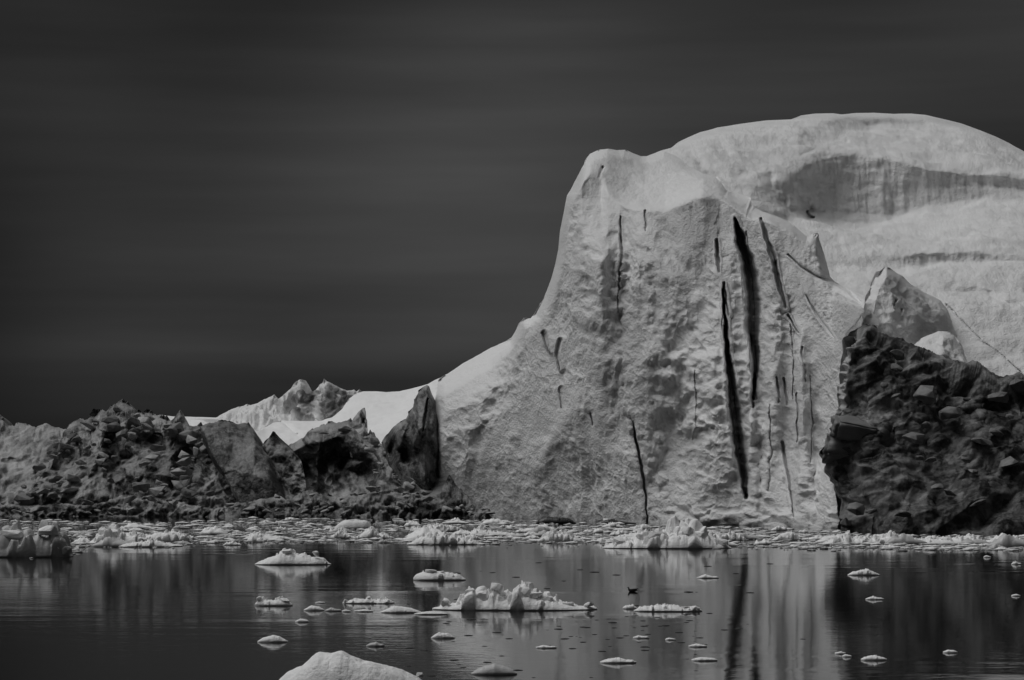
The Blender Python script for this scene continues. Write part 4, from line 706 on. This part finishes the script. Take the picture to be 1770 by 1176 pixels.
small = [
 (525, 561, 1056, 1045, 'small white floe, a rounded hump, first in the row of small ones', .6), (561, 591, 1057, 1049, 'small grey-white floe directly right of the rounded hump', .5), (591, 606, 1058, 1054, 'tiny floe between the hump and the thin flat strip', .4),
 (611, 645, 1058, 1054, 'thin flat strip of ice below the narrow knobbed floe', .3), (658, 728, 1060, 1048, 'long thin floe with a raised left tip, left of the largest lumpy floe', .3), (716, 774, 1063, 1057, 'thin low strip trailing right from the floe with the raised tip', .2),
 (510, 534, 1076, 1069, 'small lone floe floating below the rounded hump', .8), (445, 498, 1111, 1096, 'smooth oval floe above the left end of the bottom floe', .2), (633, 665, 1118, 1109, 'small domed grey floe above the peak of the bottom floe', .2),
 (745, 786, 1104, 1092, 'small pointed floe on the dark water below the largest lumpy floe', .4), (814, 894, 1167, 1149, 'smooth grey slab of a floe at the bottom edge, right of the bottom floe', .1), (1037, 1100, 1147, 1136, 'flat white floe with a small hump near the bottom centre', .4),
 (1465, 1521, 995, 981, 'white floe alone on the black water at the right', .8), (1204, 1243, 1000, 992, 'small low floe just below the brash to the right of the bird', .3), (1496, 1528, 1037, 1030, 'small thin two-humped floe below the lone one at the right', .7),
 (1443, 1462, 1131, 1127, 'tiny sliver of ice at the lower right, left of a pair of humps', .3), (1488, 1533, 1142, 1132, 'small humped floe at the lower right', .5), (1456, 1472, 1136, 1132, 'tiny bit of ice between the sliver and the humped floe', .3),
 (1630, 1655, 1129, 1124, 'thin pale sliver lowest at the far right', .3), (1748, 1766, 976, 969, 'small tuft of ice near the right edge under the brash', .8), (1700, 1713, 964, 959, 'small round bit of ice just under the brash at the right', .5),
 (1094, 1122, 1104, 1099, 'small pale lump in the lit water under the long low floe', .5), (1150, 1168, 1107, 1103, 'tiny pale lump right of the small pale one in the lit water', .5), (1190, 1222, 1119, 1113, 'thin pale flat floe in the lit water left of the dark reflection', .2),
 (926, 962, 1121, 1116, 'thin flat floe in the lit water below the largest lumpy one', .1), (1195, 1240, 1143, 1137, 'flat pale piece with dark rim beside the crack reflection', .3), (385, 418, 943, 934, 'small jagged floe just below the left brash', .8),
 (1748, 1764, 1031, 1027, 'thin sliver near the right edge', .3), (650, 665, 1044, 1041, 'tiny bit beneath the narrow knobbed floe', .3), (545, 562, 1043, 1041, 'tiny thin bit left of the narrow knobbed floe', .3)]
for j, (a, b, c, d, lab, ch) in enumerate(small):
    rr = random.Random(200+j); m = (a+b)/2; w_ = b-a
    pr = [(a, c-1), (a+w_*.15, c-(c-d)*rr.uniform(.4, .7)), (a+w_*rr.uniform(.3, .6), d), (a+w_*.72, c-(c-d)*rr.uniform(.4, .85)), (b-w_*.1, c-(c-d)*rr.uniform(.3, .6)), (b, c-.5)]
    place_floe(a, b, c, d, pr, lab, 20+j, ch if j % 3 else .22, .45, group='small separate floes drifting on the open water', mat=M_FLOE if j not in (1, 8, 10) else M_FLOE_G)
# named pieces of the brash belt
BG = 'bigger pieces in the belt of brash ice'
place_floe(1040, 1266, 949, 908, [(1040, 947), (1046, 936), (1062, 932), (1072, 927), (1085, 930), (1095, 933), (1100, 922), (1112, 924), (1120, 925), (1150, 922), (1160, 912), (1175, 908), (1200, 909), (1215, 916), (1228, 924), (1240, 930), (1255, 932), (1266, 945)], 'biggest heap of white brash ice with a dark boulder stuck in it', 101, .8, .4, group=BG,
           lumps=[(1135, 932, 40, 30, 1), (1106, 931, 15, 20, 0), (1070, 936, 22, 16, 0), (1185, 920, 40, 22, 0), (1205, 928, 30, 22, 0), (1165, 930, 26, 22, 0), (1250, 938, 22, 14, 0), (1195, 938, 28, 16, 0)])
place_floe(1420, 1560, 941, 921, [(1420, 940), (1430, 934), (1440, 929), (1446, 925), (1453, 928), (1462, 924), (1475, 930), (1500, 928), (1520, 930), (1540, 920), (1560, 934)], 'long jagged white floe under the dark debris block', 102, .8, .35, group=BG)
place_floe(1530, 1712, 941, 920, [(1530, 938), (1537, 926), (1542, 920), (1560, 926), (1585, 932), (1625, 931), (1650, 929), (1668, 925), (1685, 924), (1695, 930), (1712, 938)], 'second long white floe, right of the jagged one, with a dark wedge on it', 103, .7, .35, group=BG, lumps=[(1636, 936, 22, 12, 1), (1545, 928, 18, 16, 0)])
place_floe(1192, 1292, 935, 915, [(1192, 930), (1205, 926), (1230, 925), (1255, 922), (1265, 915), (1275, 920), (1292, 930)], 'low white heap right behind the biggest heap of brash', 104, .7, .35, group=BG)
place_floe(1334, 1388, 935, 918, [(1334, 934), (1345, 926), (1355, 920), (1368, 918), (1378, 924), (1388, 933)], 'smooth white hump between the biggest heap and the long jagged floe', 105, .2, .45, group=BG)
place_floe(704, 834, 942, 921, [(704, 940), (715, 932), (728, 924), (745, 924), (770, 923), (800, 927), (822, 932), (834, 939)], 'broad low white floe on the near edge of the brash left of centre', 106, .7, .35, group=BG)
place_floe(577, 645, 915, 898, [(577, 911), (586, 903), (600, 899), (635, 899), (641, 904), (645, 911)], 'smooth rounded slab of white ice close under the dark rubble', 107, .12, .45, group=BG)
place_floe(708, 805, 920, 905, [(708, 916), (714, 908), (730, 912), (745, 908), (765, 908), (785, 908), (797, 912), (805, 918)], 'low lumpy floe behind the broad one', 108, .7, .35, group=BG)
place_floe(420, 508, 933, 918, [(420, 931), (430, 925), (440, 920), (450, 919), (458, 925), (480, 926), (508, 930)], 'grey-white floe on the near edge of the brash above the square-block floe', 109, .5, .35, group=BG)
place_floe(566, 616, 931, 912, [(566, 929), (580, 921), (588, 914), (596, 920), (616, 929)], 'pointed white lump below the smooth rounded slab', 110, .7, .45, group=BG)
place_floe(616, 682, 931, 911, [(616, 926), (625, 918), (638, 911), (650, 918), (665, 922), (682, 929)], 'pointed white lump right of its twin below the smooth slab', 111, .8, .45, group=BG)
place_floe(150, 262, 941, 908, [(150, 934), (168, 925), (172, 914), (182, 911), (198, 910), (205, 918), (225, 922), (250, 925), (262, 935)], 'tumbled white heap of brash at the left with one upright block', 112, .8, .4, group=BG, lumps=[(177, 922, 16, 18, 0), (196, 922, 26, 18, 0)])
place_floe(225, 335, 938, 917, [(225, 934), (255, 925), (280, 919), (310, 918), (328, 922), (335, 932)], 'flat grey slab right of the tumbled heap at the left', 113, .4, .4, group=BG)
place_floe(200, 300, 946, 932, [(200, 944), (225, 938), (250, 936), (265, 932), (285, 938), (300, 944)], 'nearest low white floe of the left brash', 114, .5, .35, group=BG)
place_floe(-90, 128, 964, 908, [(-90, 960), (-60, 930), (-20, 925), (0, 920), (15, 914), (40, 916), (60, 915), (72, 908), (90, 908), (105, 918), (118, 935), (128, 955)], 'dirty grey clump of ice at the left edge with two boulders in front', 115, .8, .35, mat=M_FLOE_G, group=BG,
           lumps=[(88, 948, 38, 20, 0), (114, 952, 20, 18, 1), (62, 948, 14, 12, 0), (36, 922, 16, 10, 1), (85, 918, 40, 20, 0), (20, 925, 44, 18, 0), (95, 932, 16, 14, 0)])
place_floe(906, 952, 925, 908, [(906, 924), (918, 916), (930, 909), (940, 909), (952, 922)], 'tilted grey slab standing up among the white brash', 116, .15, .6, mat=M_FLOE_G, group=BG)
place_floe(930, 1012, 937, 919, [(930, 930), (945, 922), (960, 920), (975, 919), (990, 924), (1012, 933)], 'white heap of brash right of the tilted grey slab', 117, .8, .4, group=BG)
place_floe(1039, 1078, 912, 902, [(1039, 911), (1050, 906), (1060, 903), (1068, 906), (1078, 911)], 'small white peak of ice behind the biggest heap', 118, .7, .45, group=BG)
place_floe(1736, 1830, 943, 927, [(1736, 940), (1742, 931), (1750, 928), (1765, 934), (1790, 930), (1830, 940)], 'white lump of brash cut by the right edge of the picture', 119, .7, .4, group=BG)
place_floe(800, 905, 926, 910, [(800, 924), (815, 918), (830, 911), (845, 918), (870, 920), (905, 925)], 'low pointed floe left of the tilted grey slab', 120, .7, .4, group=BG)
place_floe(780, 835, 934, 921, [(780, 930), (800, 925), (820, 924), (835, 932)], 'low flat floe tucked behind the broad near-edge floe', 121, .6, .4, group=BG)
place_floe(926, 996, 905, 893, [(926, 903), (932, 896), (945, 893), (965, 894), (985, 895), (996, 903)], 'black rounded growler under the foot of the cliff', 130, .2, .4, mat=M_CLEAR, group='black growlers under the cliff', cat='growler', name='growler')
place_floe(1028, 1100, 906, 896, [(1028, 904), (1038, 898), (1048, 896), (1060, 898), (1080, 902), (1100, 905)], 'black low growler with a white spot, right of the rounded one', 131, .4, .4, mat=M_CLEAR, group='black growlers under the cliff', cat='growler', name='growler', lumps=[(1048, 899, 12, 5, 0)])

# countable brash pieces: shared meshes, one object each
PROT = []
for s in range(16):
    rr = random.Random(900+s); pr = [(0, .1), (.12, rr.uniform(.3, .8)), (rr.uniform(.25, .45), rr.uniform(.5, 1)), (rr.uniform(.5, .7), rr.uniform(.4, 1)), (.86, rr.uniform(.25, .7)), (1, .1)]
    flat = rr.uniform(.14, .30)
    me = floe_mesh(1, flat, rr.uniform(.4, .7), pr, 300+s, .9, 22, 9, 'brash_piece'); me.materials.append(M_FLOE if s % 5 else M_FLOE_G); PROT.append(me)
DPROT = []
for s in range(5):
    me = floe_mesh(1, .10, .6, [(0, .3), (.4, 1), (.7, .7), (1, .3)], 400+s, .6, 14, 6, 'dark_ice_fragment'); me.materials.append(M_CLEAR); DPROT.append(me)
BB = [(-60, 955), (0, 962), (125, 958), (150, 945), (300, 946), (335, 940), (420, 938), (560, 936), (700, 940), (840, 941), (900, 938), (1040, 940), (1270, 946), (1420, 947), (1600, 950), (1830, 952)]
BT = [(-60, 897), (140, 899), (150, 902), (410, 900), (420, 896), (600, 897), (770, 899), (900, 900), (1000, 904), (1100, 906), (1290, 912), (1450, 918), (1500, 924), (1830, 928)]
f_int = lambda A, x: float(np.interp(x, [a[0] for a in A], [a[1] for a in A]))
rs = random.Random(77)
WHERE = [(130, 'at the left edge'), (240, 'below the highest dark heap'), (350, 'below the triangular peak'), (440, 'below the smooth dark slab'), (520, 'above the block-topped floe'), (600, 'below the dark hollow mound'), (700, 'left of the grey spire'), (790, 'below the grey spire'), (900, 'below the snow slope foot'), (1010, 'below the black growler'), (1110, 'left of the biggest brash heap'),
         (1200, 'around the biggest brash heap'), (1300, 'below the tall cracks'), (1430, 'below the cliff, right end'), (1560, 'below the dark block, left half'), (1680, 'below the dark block, middle'), (9999, 'at the right edge')]
def where(x): return next(w for e, w in WHERE if x < e)
for k in range(285):
    px = rs.uniform(-30, 1800); t_ = rs.random(); py = f_int(BT, px)+1+t_*(f_int(BB, px)-f_int(BT, px)-1)
    D = D_at(py); w_ = min(12+rs.paretovariate(1.5)*8, 70)*(.6+.7*t_)*D/FPX
    zn = where(px); row = 'back' if t_ < .34 else 'middle' if t_ < .67 else 'front'; pxw = w_/D*FPX; size = 'tiny' if pxw < 14 else 'small' if pxw < 24 else 'mid-sized' if pxw < 38 else 'wide'
    lab_ = f'{size} white brash piece, {row} row of belt, {zn}'
    o = put('brash_piece', rs.choice(PROT), None, ((px-HX)/FPX*D, D, 0), None, lab_, 'brash piece', 'small pieces of the brash belt')
    o.scale = (w_, w_, w_*rs.uniform(.7, 1.25)); o.rotation_euler = (0, 0, rs.choice([0, math.pi])+rs.uniform(-.35, .35))
for k in range(120):
    px = 700+rs.random()**1.2*700; py = 972+rs.random()**.8*200
    if rs.random() < .35: px = rs.uniform(930, 1230); py = rs.uniform(1060, 1130)
    D = D_at(py); w_ = rs.uniform(4, 17)*D/FPX
    o = put('dark_ice_fragment', rs.choice(DPROT), None, ((px-HX)/FPX*D, D, 0), None, f"{'tiny' if w_*FPX/D < 9 else 'small'} dark ice fragment {'near the belt' if py < 1020 else 'level with the largest floe' if py < 1075 else 'past the largest floe' if py < 1125 else 'near the bottom edge'}, {'left of' if px < 1000 else 'under' if px < 1140 else 'right of'} the seabird", 'ice fragment', 'dark fragments scattered on the lit water')
    o.scale = (w_, w_*rs.uniform(1, 2.2), w_*.8); o.rotation_euler = (0, 0, rs.uniform(-.4, .4))

# the uncountable crumbs between them
def crumbs(name, n, seed, region, wmin, wmax, mat):
    rr = np.random.RandomState(seed); V = []; Q = []; T = []; base = 0
    for k in range(n):
        px, py = region(rr); D = D_at(py); w_ = (wmin+(wmax-wmin)*rr.rand()**3)*D/FPX; h_ = w_*(.06+.16*rr.rand()**2)
        m_ = 7; a = np.sort(rr.rand(m_))*.5+np.arange(m_)/m_*6.283; rad = .5*(.7+.5*rr.rand(m_))
        x0 = (px-HX)/FPX*D; cx, sy = np.cos(a)*rad*w_, np.sin(a)*rad*w_*(.4+.5*rr.rand())
        V += [(x0+cx[i], D+sy[i], -.06) for i in range(m_)]+[(x0+cx[i]*1.03, D+sy[i]*1.03, .02+h_*(.35+.3*rr.rand())) for i in range(m_)]+[(x0+cx[:3].mean()*.5, D, h_+.03)]
        for i in range(m_):
            j = (i+1) % m_; Q.append((base+i, base+j, base+m_+j, base+m_+i)); T.append((base+m_+i, base+m_+j, base+2*m_))
        base += 2*m_+1
    put(name, mesh_np(name, V, Q, None, T, False), mat=mat, kind='stuff')
def reg_belt(rr):
    px = rr.uniform(-120, 1880); return px, f_int(BT, px)+.5+rr.rand()*(f_int(BB, px)-f_int(BT, px)+1)
def reg_edge(rr):
    px = rr.uniform(-60, 1830); return px, f_int(BB, px)-3+abs(rr.normal())*3.4
def reg_open(rr):
    return rr.uniform(-50, 1820), 955+rr.rand()*210
crumbs('brash_ice', 3000, 1, reg_belt, 3, 24, M_FLOE)
crumbs('grey_brash_ice', 900, 2, reg_belt, 3, 14, M_FLOE_G)
crumbs('brash_edge', 500, 3, reg_edge, 3, 20, M_FLOE_G)

# ================================================================== SEABIRD
def seabird():
    D = D_at(1023); k = .5/20.5
    root = empty('seabird', 'small dark seabird with a cocked tail swimming on the lit water below the cliff', 'seabird', ((1094-HX)/FPX*D, D, 0))
    # one continuous body: tail, back, breast, neck, head; x runs from the head (left) to the tail (right)
    st = [(.215, .060, .004, .006), (.19, .062, .02, .016), (.14, .058, .045, .034), (.07, .050, .072, .056), (0, .045, .085, .066), (-.07, .046, .085, .070), (-.13, .062, .072, .066), (-.165, .095, .05, .046), (-.178, .130, .034, .033), (-.186, .162, .032, .032), (-.200, .178, .026, .027), (-.222, .180, .012, .013)]
    V = []; m_ = 14
    for i, (x, z, ry, rz) in enumerate(st):
        a, b = st[max(i-1, 0)], st[min(i+1, len(st)-1)]; t_ = Vector((b[0]-a[0], 0, b[1]-a[1])).normalized(); up = Vector((-t_.z, 0, t_.x))
        for j in range(m_):
            an = 6.2832*j/m_; V.append(Vector((x, 0, z))+Vector((0, 1, 0))*math.cos(an)*ry+up*math.sin(an)*rz)
    F = [(i*m_+j, i*m_+(j+1) % m_, (i+1)*m_+(j+1) % m_, (i+1)*m_+j) for i in range(len(st)-1) for j in range(m_)]
    F += [tuple(range(m_))[::-1], tuple((len(st)-1)*m_+j for j in range(m_))]
    me = bpy.data.meshes.new('body'); me.from_pydata(V, [], F)
    for p_ in me.polygons: p_.use_smooth = True
    fm = bpy.data.materials.new('dark_feathers'); fm.use_nodes = True; t2 = fm.node_tree; p = t2.nodes['Principled BSDF']; p.inputs['Roughness'].default_value = .7
    nz = t2.nodes.new('ShaderNodeTexNoise'); nz.inputs['Scale'].default_value = 30; rp = t2.nodes.new('ShaderNodeValToRGB'); rp.color_ramp.elements[0].color = (.010,)*3+(1,); rp.color_ramp.elements[1].color = (.035,)*3+(1,)
    t2.links.new(nz.outputs[0], rp.inputs[0]); t2.links.new(rp.outputs[0], p.inputs['Base Color'])
    put('body', me, root, mat=fm)
    def blade(name, pts, th):
        bm = bmesh.new(); a = [bm.verts.new((x, y-th, z)) for x, y, z in pts]; b = [bm.verts.new((x, y+th, z)) for x, y, z in pts]
        bm.faces.new(a[::-1]); bm.faces.new(b)
        for i in range(len(pts)): j = (i+1) % len(pts); bm.faces.new((a[i], a[j], b[j], b[i]))
        m2 = bpy.data.meshes.new(name); bm.to_mesh(m2); bm.free(); put(name, m2, root, mat=fm)
    blade('tail', [(.12, 0, .10), (.17, 0, .125), (.235, 0, .150), (.225, 0, .125), (.18, 0, .095), (.14, 0, .07)], .018)
    for s in (-1, 1): blade('wing', [(-.10, s*.068, .085), (-.02, s*.078, .115), (.10, s*.06, .118), (.20, s*.03, .128), (.16, s*.04, .095), (.02, s*.075, .055), (-.08, s*.07, .055)], .010)
    bm = bmesh.new(); bmesh.ops.create_cone(bm, cap_ends=True, segments=8, radius1=.012, radius2=.002, depth=.05)
    bmesh.ops.rotate(bm, verts=bm.verts, matrix=Matrix.Rotation(math.radians(-95), 3, 'Y')); bmesh.ops.translate(bm, verts=bm.verts, vec=(-.243, 0, .177))
    mb = bpy.data.meshes.new('bill'); bm.to_mesh(mb); bm.free(); put('bill', mb, root, mat=M_CLEAR)
seabird()
